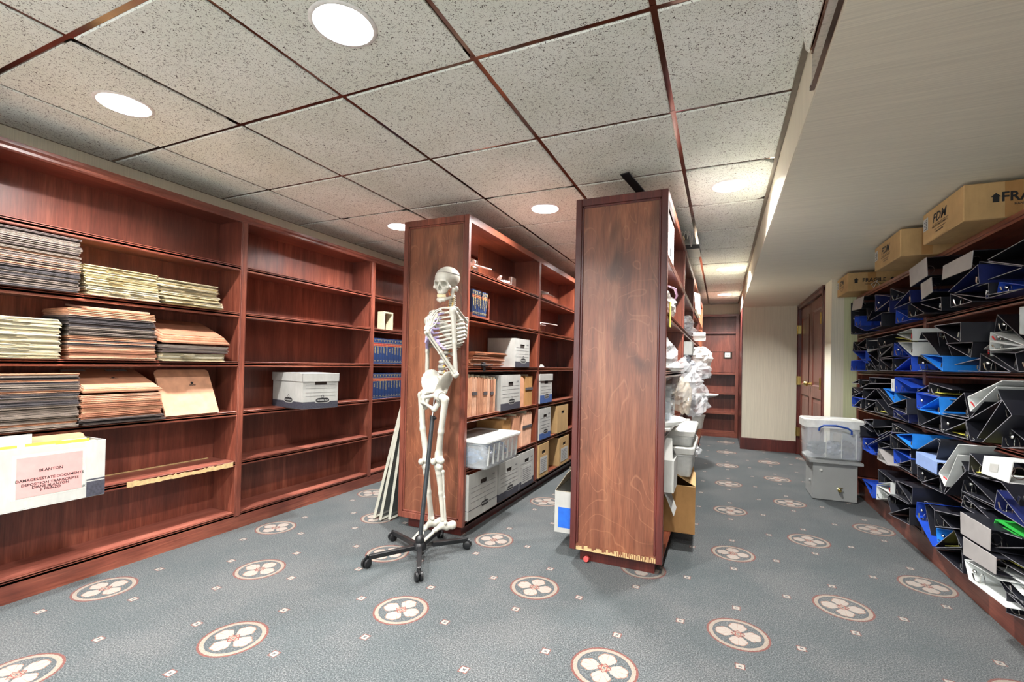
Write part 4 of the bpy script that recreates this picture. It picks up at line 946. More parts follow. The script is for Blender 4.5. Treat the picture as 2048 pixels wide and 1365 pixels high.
# ================================================================== RING BINDERS
BINDERS = [
('top','T','k',1.06,[(4.939,1.714),(4.978,1.717),(4.963,1.428),(4.918,1.424)]),
('top','S','s',1.06,[(4.896,1.73),(4.567,1.721),(4.634,1.628),(4.951,1.643)]),
('top','T','b',1.05,[(4.66,1.565),(4.799,1.58),(4.795,1.498),(4.499,1.414)]),
('top','T','k',1.09,[(4.826,1.624),(5.06,1.649),(5.027,1.607),(4.824,1.593)]),
('top','T','k',1.09,[(4.543,1.52),(4.615,1.629),(4.598,1.518),(4.457,1.589)]),
('top','T','k',1.07,[(4.442,1.511),(4.148,1.531),(4.145,1.44),(4.473,1.419)]),
('top','T','n',1.07,[(3.969,1.631),(4.307,1.693),(4.302,1.564),(3.987,1.605)]),
('top','T','n',1.06,[(4.235,1.56),(3.945,1.597),(3.933,1.516),(4.109,1.531)]),
('top','T','k',1.08,[(3.725,1.615),(3.994,1.691),(3.991,1.599),(3.733,1.599)]),
('top','T','n',1.04,[(3.76,1.535),(3.5,1.601),(3.476,1.529),(3.768,1.523)]),
('top','T','k',1.06,[(3.341,1.448),(3.59,1.541),(3.588,1.444),(3.34,1.443)]),
('top','T','b',1.08,[(3.659,1.457),(3.878,1.524),(3.883,1.429),(3.6,1.432)]),
('top','S','s',1.04,[(3.513,1.73),(3.257,1.749),(3.238,1.641),(3.49,1.62)]),
('top','S','s',1.05,[(3.365,1.617),(3.218,1.63),(3.2,1.545),(3.349,1.524)]),
('top','S','s',1.04,[(3.042,1.656),(2.734,1.664),(2.75,1.585),(3.055,1.586)]),
('top','T','k',1.06,[(2.66,1.602),(2.351,1.626),(2.349,1.51),(2.65,1.595)]),
('top','T','n',1.04,[(2.982,1.512),(2.689,1.589),(2.676,1.504),(2.894,1.495)]),
('top','T','k',1.07,[(2.427,1.525),(2.755,1.615),(2.754,1.518),(2.427,1.52)]),
('top','T','b',1.08,[(2.436,1.453),(2.613,1.496),(2.627,1.45),(2.436,1.438)]),
('top','T','k',1.06,[(2.963,1.503),(2.648,1.499),(2.647,1.427),(2.977,1.501)]),
('top','T','k',1.05,[(2.762,1.432),(2.986,1.504),(2.978,1.419),(2.762,1.428)]),
('top','T','k',1.06,[(3.396,1.52),(3.122,1.505),(3.114,1.428),(3.388,1.504)]),
('top','T','n',1.06,[(2.39,1.428),(2.667,1.449),(2.671,1.422),(2.39,1.423)]),
('second','T','k',1.07,[(4.655,1.277),(4.924,1.365),(4.942,1.284),(4.629,1.272)]),
('second','T','k',1.06,[(4.769,1.323),(4.49,1.37),(4.48,1.288),(4.734,1.317)]),
('second','T','w',1.07,[(4.234,1.341),(4.519,1.35),(4.503,1.264),(4.231,1.278)]),
('second','T','k',1.06,[(3.861,1.358),(4.195,1.355),(4.187,1.286),(3.859,1.296)]),
('second','T','k',1.07,[(4.503,1.257),(4.231,1.272),(4.196,1.179),(4.479,1.253)]),
('second','T','b',1.06,[(4.904,1.282),(4.504,1.268),(4.494,1.172),(4.874,1.277)]),
('second','T','b',1.06,[(4.507,1.201),(4.944,1.197),(4.955,1.109),(4.503,1.109)]),
('second','T','k',1.07,[(4.246,1.114),(4.537,1.202),(4.54,1.111),(4.23,1.11)]),
('second','T','k',1.08,[(4.472,1.235),(4.557,1.256),(4.265,1.114),(4.225,1.173)]),
('second','T','k',1.07,[(3.895,1.291),(4.195,1.277),(4.187,1.218),(3.895,1.288)]),
('second','T','k',1.07,[(4.177,1.211),(3.895,1.287),(3.892,1.213),(4.177,1.206)]),
('second','T','k',1.07,[(3.889,1.115),(4.181,1.195),(4.178,1.114),(3.889,1.112)]),
('second','T','k',1.07,[(4.176,1.198),(3.9,1.196),(3.893,1.115),(4.166,1.194)]),
('second','T','b',1.06,[(3.548,1.204),(3.833,1.3),(3.839,1.212),(3.548,1.201)]),
('second','T','w',1.03,[(3.651,1.294),(3.412,1.281),(3.406,1.2),(3.639,1.289)]),
('second','T','w',1.03,[(3.677,1.351),(3.424,1.362),(3.409,1.292),(3.669,1.344)]),
('second','T','y',1.07,[(3.844,1.336),(3.584,1.305),(3.569,1.296),(3.835,1.312)]),
('second','T','b',1.03,[(3.71,1.114),(3.433,1.193),(3.417,1.112),(3.71,1.111)]),
('second','T','b',1.08,[(3.622,1.198),(3.928,1.196),(3.899,1.115),(3.622,1.196)]),
('second','T','k',0.97,[(2.928,1.338),(2.652,1.329),(2.656,1.245),(2.932,1.336)]),
('second','T','k',1.06,[(3.114,1.189),(3.376,1.335),(3.458,1.256),(3.41,1.212)]),
('second','T','k',1.09,[(3.04,1.151),(3.174,1.323),(3.251,1.329),(3.203,1.214)]),
('second','T','k',1.06,[(3.094,1.114),(3.418,1.209),(3.431,1.115),(3.094,1.109)]),
('second','T','c',1.03,[(3.284,1.205),(3.008,1.186),(3.001,1.111),(3.255,1.198)]),
('second','T','k',1.04,[(2.998,1.254),(2.728,1.245),(2.745,1.178),(2.992,1.25)]),
('second','T','w',1.05,[(2.366,1.215),(2.604,1.281),(2.609,1.246),(2.366,1.211)]),
('second','T','w',1.05,[(2.366,1.209),(2.608,1.242),(2.607,1.206),(2.387,1.207)]),
('second','T','w',1.08,[(2.826,1.184),(2.678,1.234),(2.677,1.183),(2.826,1.181)]),
('second','T','k',1.08,[(2.434,1.238),(2.625,1.358),(2.647,1.284),(2.547,1.279)]),
('second','T','w',1.06,[(2.323,1.358),(2.417,1.364),(2.415,1.261),(2.321,1.248)]),
('second','T','k',1.06,[(2.957,1.146),(2.714,1.171),(2.718,1.114),(2.922,1.115)]),
('second','T','k',1.06,[(2.474,1.114),(2.71,1.193),(2.713,1.114),(2.478,1.112)]),
('second','T','k',1.08,[(2.7,1.203),(2.491,1.189),(2.472,1.114),(2.686,1.199)]),
('second','T','k',1.07,[(2.343,1.205),(2.468,1.188),(2.445,1.114),(2.341,1.118)]),
('third','T','k',1.05,[(4.863,1.003),(4.629,1.037),(4.635,1.003),(4.855,1.0)]),
('third','T','k',1.07,[(4.443,1.032),(4.703,1.028),(4.685,0.966),(4.442,1.009)]),
('third','T','k',1.07,[(3.931,1.057),(4.432,1.059),(4.417,1.01),(3.92,1.025)]),
('third','T','k',1.06,[(4.668,0.927),(4.907,0.964),(4.911,0.882),(4.654,0.924)]),
('third','T','b',1.06,[(4.567,0.881),(4.903,0.878),(4.899,0.799),(4.851,0.799)]),
('third','T','k',1.07,[(4.905,0.795),(4.652,0.873),(4.642,0.8),(4.889,0.791)]),
('third','T','k',1.07,[(4.878,0.888),(4.613,0.942),(4.596,0.868),(4.862,0.885)]),
('third','T','k',1.08,[(4.31,0.977),(4.643,0.961),(4.611,0.868),(4.309,0.972)]),
('third','T','k',1.07,[(4.565,0.793),(4.254,0.875),(4.257,0.8),(4.565,0.788)]),
('third','T','k',1.08,[(4.294,0.884),(4.571,0.878),(4.568,0.809),(4.541,0.806)]),
('third','T','k',1.06,[(3.925,0.81),(4.215,0.899),(4.217,0.804),(3.939,0.804)]),
('third','T','k',1.07,[(3.979,0.873),(4.252,0.976),(4.178,0.978),(3.878,0.894)]),
('third','T','c',1.06,[(4.053,0.985),(3.816,0.97),(3.814,0.897),(4.027,0.981)]),
('third','S','w',1.05,[(3.848,1.058),(3.783,1.059),(3.78,0.975),(3.845,0.978)]),
('third','T','b',1.05,[(3.475,1.011),(3.779,1.067),(3.776,0.972),(3.408,0.989)]),
('third','T','k',1.07,[(3.563,0.943),(3.843,0.966),(3.84,0.899),(3.786,0.903)]),
('third','T','k',1.01,[(3.756,0.886),(3.43,0.946),(3.42,0.857),(3.756,0.881)]),
('third','T','n',1.04,[(3.597,0.837),(3.494,0.849),(3.493,0.8),(3.496,0.8)]),
('third','T','n',1.08,[(3.639,0.792),(3.903,0.844),(3.911,0.798),(3.647,0.787)]),
('third','T','k',1.07,[(3.006,1.019),(3.292,1.046),(3.291,0.987),(3.155,0.978)]),
('third','T','k',1.08,[(3.501,0.988),(3.327,1.032),(3.322,0.986),(3.492,0.984)]),
('third','T','b',1.05,[(3.11,0.974),(3.412,0.984),(3.401,0.897),(3.375,0.897)]),
('third','T','c',1.05,[(3.349,0.898),(3.103,0.974),(3.086,0.886),(3.375,0.891)]),
('third','T','k',1.09,[(2.931,0.971),(3.199,0.967),(3.186,0.892),(3.176,0.899)]),
('third','T','k',1.06,[(3.074,0.906),(2.857,1.011),(2.809,0.897),(3.088,0.894)]),
('third','T','k',1.06,[(3.116,0.881),(3.424,0.887),(3.404,0.798),(3.378,0.799)]),
('third','T','k',1.07,[(3.414,0.796),(3.145,0.876),(3.122,0.795),(3.401,0.793)]),
('third','T','k',1.06,[(2.831,0.884),(3.105,0.882),(3.089,0.8),(3.077,0.798)]),
('third','T','k',1.07,[(3.108,0.797),(2.869,0.87),(2.839,0.793),(3.115,0.79)]),
('third','T','w',1.03,[(2.462,1.077),(2.745,0.996),(2.719,0.933),(2.504,1.051)]),
('third','T','k',1.04,[(2.74,0.906),(2.529,1.05),(2.489,0.999),(2.735,0.902)]),
('third','T','k',1.06,[(2.537,0.995),(2.84,0.879),(2.791,0.792),(2.753,0.803)]),
('third','T','k',1.0,[(2.578,0.83),(2.389,1.003),(2.325,0.95),(2.535,0.819)]),
('third','T','k',1.04,[(2.338,0.86),(2.471,0.906),(2.486,0.808),(2.337,0.829)]),
('fourth','T','k',1.04,[(4.446,0.723),(4.194,0.75),(4.202,0.695),(4.433,0.719)]),
('fourth','T','k',1.06,[(4.3,0.685),(4.445,0.7),(4.542,0.665),(4.309,0.644)]),
('fourth','T','k',1.05,[(4.761,0.594),(4.594,0.658),(4.571,0.578),(4.772,0.514)]),
('fourth','T','k',1.07,[(3.899,0.732),(4.312,0.678),(4.192,0.63),(3.988,0.688)]),
('fourth','T','n',1.05,[(4.372,0.533),(3.834,0.709),(3.82,0.693),(4.238,0.567)]),
('fourth','T','b',1.05,[(4.398,0.581),(4.507,0.569),(4.509,0.484),(4.251,0.481)]),
('fourth','T','b',1.07,[(4.318,0.556),(4.455,0.519),(4.304,0.475),(4.208,0.504)]),
('fourth','T','k',1.07,[(3.934,0.601),(4.191,0.592),(4.189,0.537),(3.939,0.591)]),
('fourth','T','k',1.05,[(3.512,0.735),(3.814,0.762),(3.816,0.702),(3.584,0.726)]),
('fourth','T','c',1.03,[(3.673,0.704),(3.397,0.743),(3.394,0.659),(3.657,0.702)]),
('fourth','T','k',1.05,[(3.485,0.646),(3.855,0.682),(3.838,0.593),(3.484,0.642)]),
('fourth','T','s',1.05,[(3.887,0.451),(4.11,0.544),(4.127,0.462),(3.9,0.446)]),
('fourth','T','b',1.06,[(3.516,0.576),(3.823,0.594),(3.811,0.499),(3.757,0.507)]),
('fourth','T','k',1.05,[(3.722,0.509),(3.482,0.577),(3.463,0.501),(3.713,0.505)]),
('fourth','T','k',1.07,[(3.817,0.594),(3.551,0.631),(3.547,0.574),(3.808,0.591)]),
('fourth','S','l',1.03,[(3.342,0.651),(3.06,0.642),(3.066,0.575),(3.345,0.58)]),
('fourth','T','k',1.05,[(3.399,0.65),(3.13,0.756),(3.08,0.753),(3.134,0.64)]),
('fourth','T','k',1.06,[(3.133,0.555),(3.42,0.558),(3.409,0.479),(3.361,0.482)]),
('fourth','T','k',1.06,[(3.357,0.475),(3.119,0.555),(3.082,0.481),(3.344,0.472)]),
('fourth','T','w',1.01,[(2.77,0.775),(2.979,0.599),(2.911,0.55),(2.778,0.725)]),
('fourth','T','k',1.03,[(2.978,0.499),(2.83,0.718),(2.752,0.659),(2.968,0.499)]),
('fourth','T','k',1.04,[(2.641,0.705),(2.745,0.741),(2.754,0.649),(2.579,0.663)]),
('fourth','S','w',0.97,[(2.446,0.775),(2.244,0.788),(2.272,0.704),(2.468,0.7)]),
('fourth','T','k',1.05,[(2.565,0.567),(2.811,0.635),(2.846,0.548),(2.565,0.555)]),
('fourth','T','k',1.06,[(2.826,0.631),(2.534,0.659),(2.396,0.591),(2.537,0.627)]),
('fourth','T','k',1.06,[(2.589,0.54),(2.873,0.538),(2.878,0.503),(2.655,0.516)]),
('fourth','T','k',1.05,[(2.415,0.581),(2.539,0.622),(2.561,0.554),(2.534,0.54)]),
('bottom','T','b',1.05,[(4.5,0.242),(4.237,0.245),(4.233,0.16),(4.476,0.24)]),
('bottom','T','k',1.06,[(3.824,0.374),(4.144,0.392),(4.13,0.298),(3.847,0.366)]),
('bottom','T','w',1.05,[(4.134,0.281),(3.838,0.363),(3.836,0.287),(4.117,0.279)]),
('bottom','T','w',1.06,[(3.925,0.258),(4.173,0.266),(4.175,0.166),(3.949,0.228)]),
('bottom','T','k',1.06,[(3.503,0.315),(3.774,0.391),(3.78,0.302),(3.526,0.305)]),
('bottom','T','k',1.03,[(3.654,0.414),(3.388,0.434),(3.393,0.336),(3.641,0.412)]),
('bottom','T','k',1.05,[(3.508,0.306),(3.836,0.284),(3.902,0.251),(3.813,0.17)]),
('bottom','T','k',1.02,[(3.763,0.173),(3.392,0.313),(3.393,0.214),(3.735,0.175)]),
('bottom','T','b',1.03,[(3.199,0.392),(3.32,0.366),(3.336,0.288),(3.101,0.193)]),
('bottom','T','k',1.05,[(3.153,0.178),(3.278,0.384),(3.244,0.392),(2.923,0.338)]),
('bottom','T','k',1.03,[(2.807,0.438),(3.086,0.386),(3.077,0.305),(2.805,0.378)]),
('bottom','T','c',1.06,[(2.964,0.325),(3.151,0.276),(3.134,0.21),(3.115,0.219)]),
('bottom','T','k',1.04,[(3.108,0.191),(2.889,0.345),(2.813,0.29),(3.096,0.19)]),
('bottom','T','k',1.05,[(3.126,0.175),(2.84,0.274),(2.825,0.169),(3.111,0.174)]),
('bottom','S','s',0.98,[(2.668,0.49),(2.418,0.49),(2.421,0.404),(2.663,0.396)]),
('bottom','S','s',0.98,[(2.64,0.389),(2.378,0.395),(2.379,0.329),(2.639,0.311)]),
('bottom','T','k',1.02,[(2.3,0.5),(2.507,0.471),(2.515,0.392),(2.288,0.472)]),
('bottom','T','w',0.99,[(2.371,0.313),(2.652,0.286),(2.609,0.217),(2.33,0.23)]),
('bottom','T','k',1.05,[(2.572,0.484),(2.821,0.533),(2.85,0.476),(2.576,0.477)]),
('bottom','T','n',1.03,[(2.311,0.555),(2.492,0.633),(2.514,0.554),(2.311,0.541)]),
('bottom','T','e',1.04,[(2.333,0.499),(2.529,0.505),(2.538,0.487),(2.333,0.492)]),
('bottom','T','k',1.02,[(2.287,0.401),(2.506,0.395),(2.496,0.361),(2.286,0.375)]),
('bottom','T','w',1.03,[(2.308,0.333),(2.489,0.326),(2.493,0.318),(2.312,0.291)]),
('bottom','T','k',1.02,[(2.285,0.267),(2.469,0.297),(2.406,0.264),(2.284,0.254)]),
('bottom','T','k',1.02,[(2.285,0.275),(2.398,0.263),(2.397,0.185),(2.284,0.214)]),
]

BM = {'k': plain('binder_black', (30,31,38), .34, var=.25, scale=9), 'n': plain('binder_navy', (26,34,84), .38, var=.2), 'b': plain('binder_blue', (28,70,178), .4, var=.15), 'c': plain('binder_light_blue', (34,128,222), .4, var=.1),
      'w': plain('binder_white', (212,216,214), .4, var=.05), 's': plain('binder_silver', (156,152,150), .45, var=.1, scale=14), 'l': plain('binder_pale_blue', (136,160,208), .45, var=.08), 'y': plain('binder_yellow', (200,196,80), .5), 'e': plain('binder_green', (40,160,60), .45)}
BIN = {'k': plain('binder_black_inside', (20,21,25), .5), 'e': BM['e']}
EDGE = plain('binder_edge', (128,128,134), .45, var=.2)
BN = {'k': 'black', 'n': 'navy', 'b': 'royal blue', 'c': 'light blue', 'w': 'white', 's': 'silver-grey', 'l': 'pale blue', 'y': 'yellow', 'e': 'green'}
REDCLIP = plain('red_clip', (206,40,44), .4)
def plate(mb, a, b, x0, x1, th=.0032):
    """board between two (y,z) points, extruded along X, thickness th; mi=1 on the aisle-side edge"""
    a = Vector((0, *a)); b = Vector((0, *b)); d = (b-a).normalized(); n = Vector((0, -d.z, d.y))*(th/2)
    v = []
    for x in (x0, x1):
        for p, s in ((a, 1), (a, -1), (b, -1), (b, 1)): q = p+n*s; v.append((x, q.y, q.z))
    k = mb.mi; mb.mi = 1; mb.add(v, [(0,1,2,3)]); mb.mi = 0; mb.add(v, [(7,6,5,4),(0,4,5,1),(1,5,6,2),(2,6,7,3),(3,7,4,0)]); mb.mi = k
SHZ = {'top': 1.43, 'second': 1.108, 'third': .785, 'fourth': .465, 'bottom': .15}
ordn = ['first', 'second', 'third', 'fourth', 'fifth', 'sixth', 'seventh', 'eighth', 'ninth', 'tenth', 'eleventh', 'twelfth', 'thirteenth', 'fourteenth', 'fifteenth', 'sixteenth', 'seventeenth', 'eighteenth', 'nineteenth', 'twentieth']
keyd = {}
for i, b in enumerate(BINDERS):
    yc = sum(p[0] for p in b[4])/4; bay = 'far' if yc > 3.575 else 'near'; keyd.setdefault((b[0], b[2], bay), []).append((-yc, i))
LAB = {}
for (row, c, bay), lst in keyd.items():
    lst.sort()
    for k, (_, i) in enumerate(lst):
        LAB[i] = f'{BN[c]} ring binder, {bay} bay, {row} shelf, '+(f'{ordn[k]} {BN[c]} one from the left' if len(lst) > 1 else f'the only {BN[c]} one there')
rndb = random.Random(11)
for i, (row, kind, c, X, pts) in enumerate(BINDERS):
    zmin = SHZ[row]+.004; pts = [(y, max(z, zmin)) for y, z in pts]
    # a thing cannot stick through the shelf above
    m = BM[c]; dep = .255; x1 = min(X+dep, 1.392)
    yc = sum(p[0] for p in pts)/4; z0 = min(p[1] for p in pts)
    t = empty('ring_binder', (X+dep/2, yc, z0), LAB[i], 'binder', 'empty ring binders in the right-hand bookcase')
    mats = [m, EDGE if c in 'kn' else m]
    if kind == 'T':
        a, s1, s2, b = pts
        for nm, p, q in (('front_cover', a, s1), ('spine', s1, s2), ('back_cover', s2, b)):
            mb = MB(); plate(mb, p, q, X, x1); mb.build(nm, mats, t)
        S1v, S2v = Vector(s1), Vector(s2); mid = (S1v+S2v)/2; sl = (S2v-S1v).length
        tips = (Vector(a)+Vector(b))/2; inn = (tips-mid); inn = inn.normalized() if inn.length > 1e-6 else Vector((1, 0)); ex = (S2v-S1v).normalized()
        # arch mechanism: base plate along the back cover next to the spine, rings rising from it
        bd = (Vector(b)-S2v); bl = bd.length; bd = bd.normalized(); nn = Vector((-bd.y, bd.x))
        if nn.dot(mid-S2v) < 0: nn = -nn
        R_ = min(.026, sl*.36, bl*.3); c0 = S2v+bd*(R_*1.25+.006)+nn*.004
        if sl > .03:
            mb = MB(); pa, pb = c0-bd*.012, c0+bd*.012; plate(mb, tuple(pa), tuple(pb), X+.012, x1-.012, .004); mb.build('ring_rail', CHROME, t)
            for xx in (X+.03, X+.115, X+.2):
                if xx > x1-.02: continue
                mb = MB(); P = []
                for k in range(9):
                    a_ = PI*k/8; p = c0+bd*(R_*.8*math.cos(a_))+nn*(R_*1.5*math.sin(a_)); P.append((xx, p.x, p.y))
                mb.tube(P, .0016, 5); mb.build('ring', CHROME, t)
            mb = MB(); p = c0-bd*.004; q = p+nn*R_*1.2-bd*R_*.35
            mb.tube([(X+.010, p.x, p.y), (X+.004, p.x+nn.x*.008, p.y+nn.y*.008), (X+.002, q.x, q.y)], [.004, .0045, .0055], 6, flat=.5); mb.build('lever', REDCLIP if c in 'w' and i % 2 == 0 else CHROME, t)
            if i % 3 == 0:
                g = mid+inn*.016; mb = MB(); mb.ell((X+.02, g.x, g.y), (.008, .010, .010), None, 8, 6); mb.build('clamp_knob', CHROME, t, True)
        if c == 'e' or (c == 'k' and i % 9 == 4):
            mb = MB(); p = S2v+bd*.02+nn*.01; q = S2v+bd*bl*.8+nn*.012; plate(mb, tuple(p), tuple(q), X+.02, x1, .003); mb.build('divider_sheet', [BM['e'] if c == 'e' else BM['y']]*2, t)
    else:
        # spine faces the aisle: covers run back from it
        q = [Vector((X, *p)) for p in pts]
        mb = MB(); back = [v+Vector((.0035, 0, 0)) for v in q]
        mb.add(q+back, [(0,1,2,3),(7,6,5,4),(0,4,5,1),(1,5,6,2),(2,6,7,3),(3,7,4,0)]); sp = mb.build('spine', m, t, bevel=.0008)
        for nm, e0, e1, cz in (('front_cover', 0, 1, -1), ('back_cover', 3, 2, 1)):
            mb = MB(); A, B_ = q[e0]+Vector((.0036, 0, 0)), q[e1]+Vector((.0036, 0, 0)); D = Vector((x1-X, 0, .0)); off = Vector((0, 0, .003*cz))
            v = [A, B_, B_+D, A+D]; mb.add([*v]+[w_+off for w_ in v], [(0,1,2,3),(7,6,5,4),(0,4,5,1),(1,5,6,2),(2,6,7,3),(3,7,4,0)]); mb.build(nm, BM['k'] if c == 's' else m, t)
        cc = (q[0]+q[1]+q[2]+q[3])/4
        for k in range(3):
            mb = MB(); y_ = q[1].y+(q[0].y-q[1].y)*(.15+.35*k); P = [(X+.03+.02*math.cos(a_), y_, cc.z+.022*math.sin(a_)) for a_ in [2*PI*j/10 for j in range(11)]]
            mb.tube(P, .0015, 5, False); mb.build('ring', CHROME, t)
        if c == 'w':
            mb = MB(); e1 = (q[1]-q[0]); e2 = (q[3]-q[0]); o_ = q[0]+Vector((-.0008, 0, 0))
            mb.add([o_+e1*.28+e2*.35, o_+e1*.58+e2*.30, o_+e1*.58+e2*.75, o_+e1*.28+e2*.78], [(0,1,2,3)]); mb.build('paper_label', PAPERW, t)
# ================================================================== FLOOR THINGS, RIGHT AISLE
gb = empty('metal_box', (.89, 4.80, 0), 'grey painted steel box with overhanging lid on the carpet by the binder bookcase', 'box')
gx0, gx1, gy0, gy1, gh = .735, 1.055, 4.66, 5.02, .335
mb = MB(); mb.box(gx0, gx1, gy0, gy1, .004, gh); mb.build('box_body', GREYMET, gb, bevel=.004)
mb = MB(); mb.box(gx0-.03, gx1+.035, gy0-.03, gy1+.03, gh-.018, gh+.004)
mb.add([(gx0-.03, gy0-.03, gh+.004), (gx1+.035, gy0-.03, gh+.004), (gx1+.035, gy1+.03, gh+.004), (gx0-.03, gy1+.03, gh+.004), (gx0+.0, gy0+.03, gh+.026), (gx1-.02, gy0+.03, gh+.026), (gx1-.02, gy1-.01, gh+.026), (gx0+.0, gy1-.01, gh+.026)], [(4,5,6,7),(0,1,5,4),(1,2,6,5),(2,3,7,6),(3,0,4,7)]); mb.build('box_lid', GREYMET, gb, bevel=.003)
mb = MB(); mb.lathe([(.012, 0), (.012, .006), (.009, .010), (.0001, .011)], Matrix.Translation((.795, gy0, .255)) @ Matrix.Rotation(PI/2, 4, 'X'), 14); mb.build('screw_cap', WHITEPL, gb)
mb = MB(); mb.lathe([(.010, 0), (.010, .02), (.015, .022), (.015, .03), (.009, .034), (.009, .05)], Matrix.Translation((.925, gy0, .10)) @ Matrix.Rotation(PI/2, 4, 'X'), 12); mb.tube([(.905, gy0-.03, .118), (.925, gy0-.034, .124), (.945, gy0-.03, .118)], .005, 6); mb.build('drain_tap', BRASS, gb, True); 
mb = MB(); mb.lathe([(.012, 0), (.012, .01), (.006, .014)], Matrix.Translation((gx0, 4.76, .14)) @ Matrix.Rotation(-PI/2, 4, 'Y'), 12); mb.build('side_spout', GREYMET, gb)
bz = gh+.027
t = bin_((.88, 4.76, bz), 0.0, .43, .30, .33, 'large milky storage bin with a blue carry handle, on the grey steel box', mat=CLEAR, lidmat=MILKY, lidh=.075, taper=.90)
BHAND = plain('blue_handle', (44,84,168), .4)
mb = MB(); pts = [(-.115, -.165, .235), (-.112, -.178, .262), (-.085, -.190, .282), (0, -.196, .286), (.085, -.190, .268), (.112, -.178, .248), (.115, -.165, .218)]
mb.tube(pts, [.008, .008, .009, .010, .009, .008, .008], 8, flat=.7); mb.build('carry_handle', BHAND, t, True, local=True)
mb = MB(); mb.box(-.01, .045, -.1485, -.147, .15, .225); mb.build('paper_label', PAPERW, t, local=True)
mb = MB(); mb.box(.05, .056, -.1445, -.140, .01, .22); mb.box(-.06, -.056, -.1445, -.140, .01, .22); mb.box(.15, .156, -.1445, -.140, .01, .22); mb.build('stiffening_rib', MILKY, t, local=True)
for k, (dx, dy, r, m) in enumerate(((-.10, 0, (.075, .09, .055), 'a'), (.02, .01, (.07, .09, .06), 'b'), (.12, 0, (.055, .09, .07), 'c'))):
    o = recenter(blob('stored_item', (.88+dx, 4.76+dy, bz+.07), r, [plain('stored_dark', (58,60,66), .5, var=.4), SILV, plain('stored_brown', (90,78,66), .6, var=.3)][k], seed=30+k, amp=.35)); tag(o, ['dark grey bundle at the left', 'silvery bundle in the middle', 'brown bundle at the right'][k]+' inside the milky storage bin', 'bundle')
# ================================================================== ISLAND B: things on the right-hand face
XB = BX1
def item(o, label, cat, group=None): return tag(recenter(o), label, cat, group)
# bottom: open brown cardboard box
def open_carton(loc, rotz, w, d, h, label, mat, inside, flaps=True):
    t = empty('carton', loc, label, 'box', None, rotz); th = .005; mb = MB()
    mb.box(-w/2, w/2, -d/2, d/2, 0, th); mb.box(-w/2, w/2, -d/2, -d/2+th, th, h); mb.box(-w/2, w/2, d/2-th, d/2, th, h); mb.box(-w/2, -w/2+th, -d/2+th, d/2-th, th, h); mb.box(w/2-th, w/2, -d/2+th, d/2-th, th, h)
    mb.build('box_body', mat, t, local=True, bevel=.001)
    if flaps:
        for (ax, s, ln, ang) in (('x', 1, d, .5), ('x', -1, d, 1.0), ('y', -1, w, -.55), ('y', 1, w, .8)):
            mb = MB(); f = .13
            if ax == 'x': hinge = Vector((s*w/2, 0, h)); dr = Vector((-s*math.cos(ang), 0, math.sin(ang))); al = Vector((0, 1, 0)); hl = d/2-.006
            else: hinge = Vector((0, s*d/2, h)); dr = Vector((0, -s*math.cos(ang), math.sin(ang))); al = Vector((1, 0, 0)); hl = w/2-.006
            n = al.cross(dr)*.003; q = [hinge-al*hl, hinge+al*hl, hinge+al*(hl-.012)+dr*f, hinge-al*(hl-.012)+dr*f]
            mb.add([v-n/2 for v in q]+[v+n/2 for v in q], [(3,2,1,0),(4,5,6,7),(0,1,5,4),(1,2,6,5),(2,3,7,6),(3,0,4,7)]); mb.build('flap', inside, t, local=True)
    return t
open_carton((-.285, 3.155, .106), 0.05, .29, .42, .285, 'open brown cardboard carton sticking out of the bottom shelf of the middle island', KRAFT2, KRAFT)
# white and blue box on the far side
t = open_carton((-.755, 2.80, .106), 0.03, .30, .34, .245, 'open white carton with a blue printed panel, poking out behind the middle island', WHITEBOX, WHITEIN)
mb = MB(); mb.box(-.128, .12, -.1708, -.17, .030, .150); mb.build('printed_panel', BLUE, t, local=True)
mb = MB(); mb.box(-.04, .0, -.1712, -.1708, .115, .155); mb.build('printed_frame', PAPERW, t, local=True)
# tubs on the fifth shelf
bin_((-.275, 3.24, S4+.001), RA, .58, .26, .185, 'large translucent white tub with a domed lid, lower shelf of the middle island', mat=MILKY, lidmat=WHITEPL, lidh=.045, name='plastic_tub', taper=.86)
bin_((-.275, 3.24, S4+.187), RA, .56, .26, .10, 'second white tub nested on top of the large translucent tub', mat=MILKY, lidmat=WHITEPL, lidh=.04, name='plastic_tub', taper=.9)
t = open_carton((-.32, 2.66, S4+.001), RA, .20, .20, .17, 'small open white carton at the near end of the lower shelf, beside the tub', WHITEBOX, WHITEBOX)
mb = MB(); mb.add([(-.263, 2.56, S4-.005), (-.22, 2.60, S4-.13), (-.215, 2.70, S4-.11), (-.262, 2.74, S4-.003), (-.265, 2.56, S4-.004), (-.222, 2.60, S4-.129), (-.217, 2.70, S4-.109), (-.264, 2.74, S4-.002)], [(0,1,2,3),(7,6,5,4),(0,4,5,1),(1,5,6,2),(2,6,7,3),(3,7,4,0)])
item(mb.build('loose_paper', PAPERW), 'loose white paper hanging off the lower shelf above the brown carton', 'paper')
mb = MB(); mb.box(-.285, -.245, 2.60, 2.66, S4+.001, S4+.09); item(mb.build('green_card', plain('green_card', (110,170,60), .6)), 'bright green card tucked beside the small white carton', 'card')
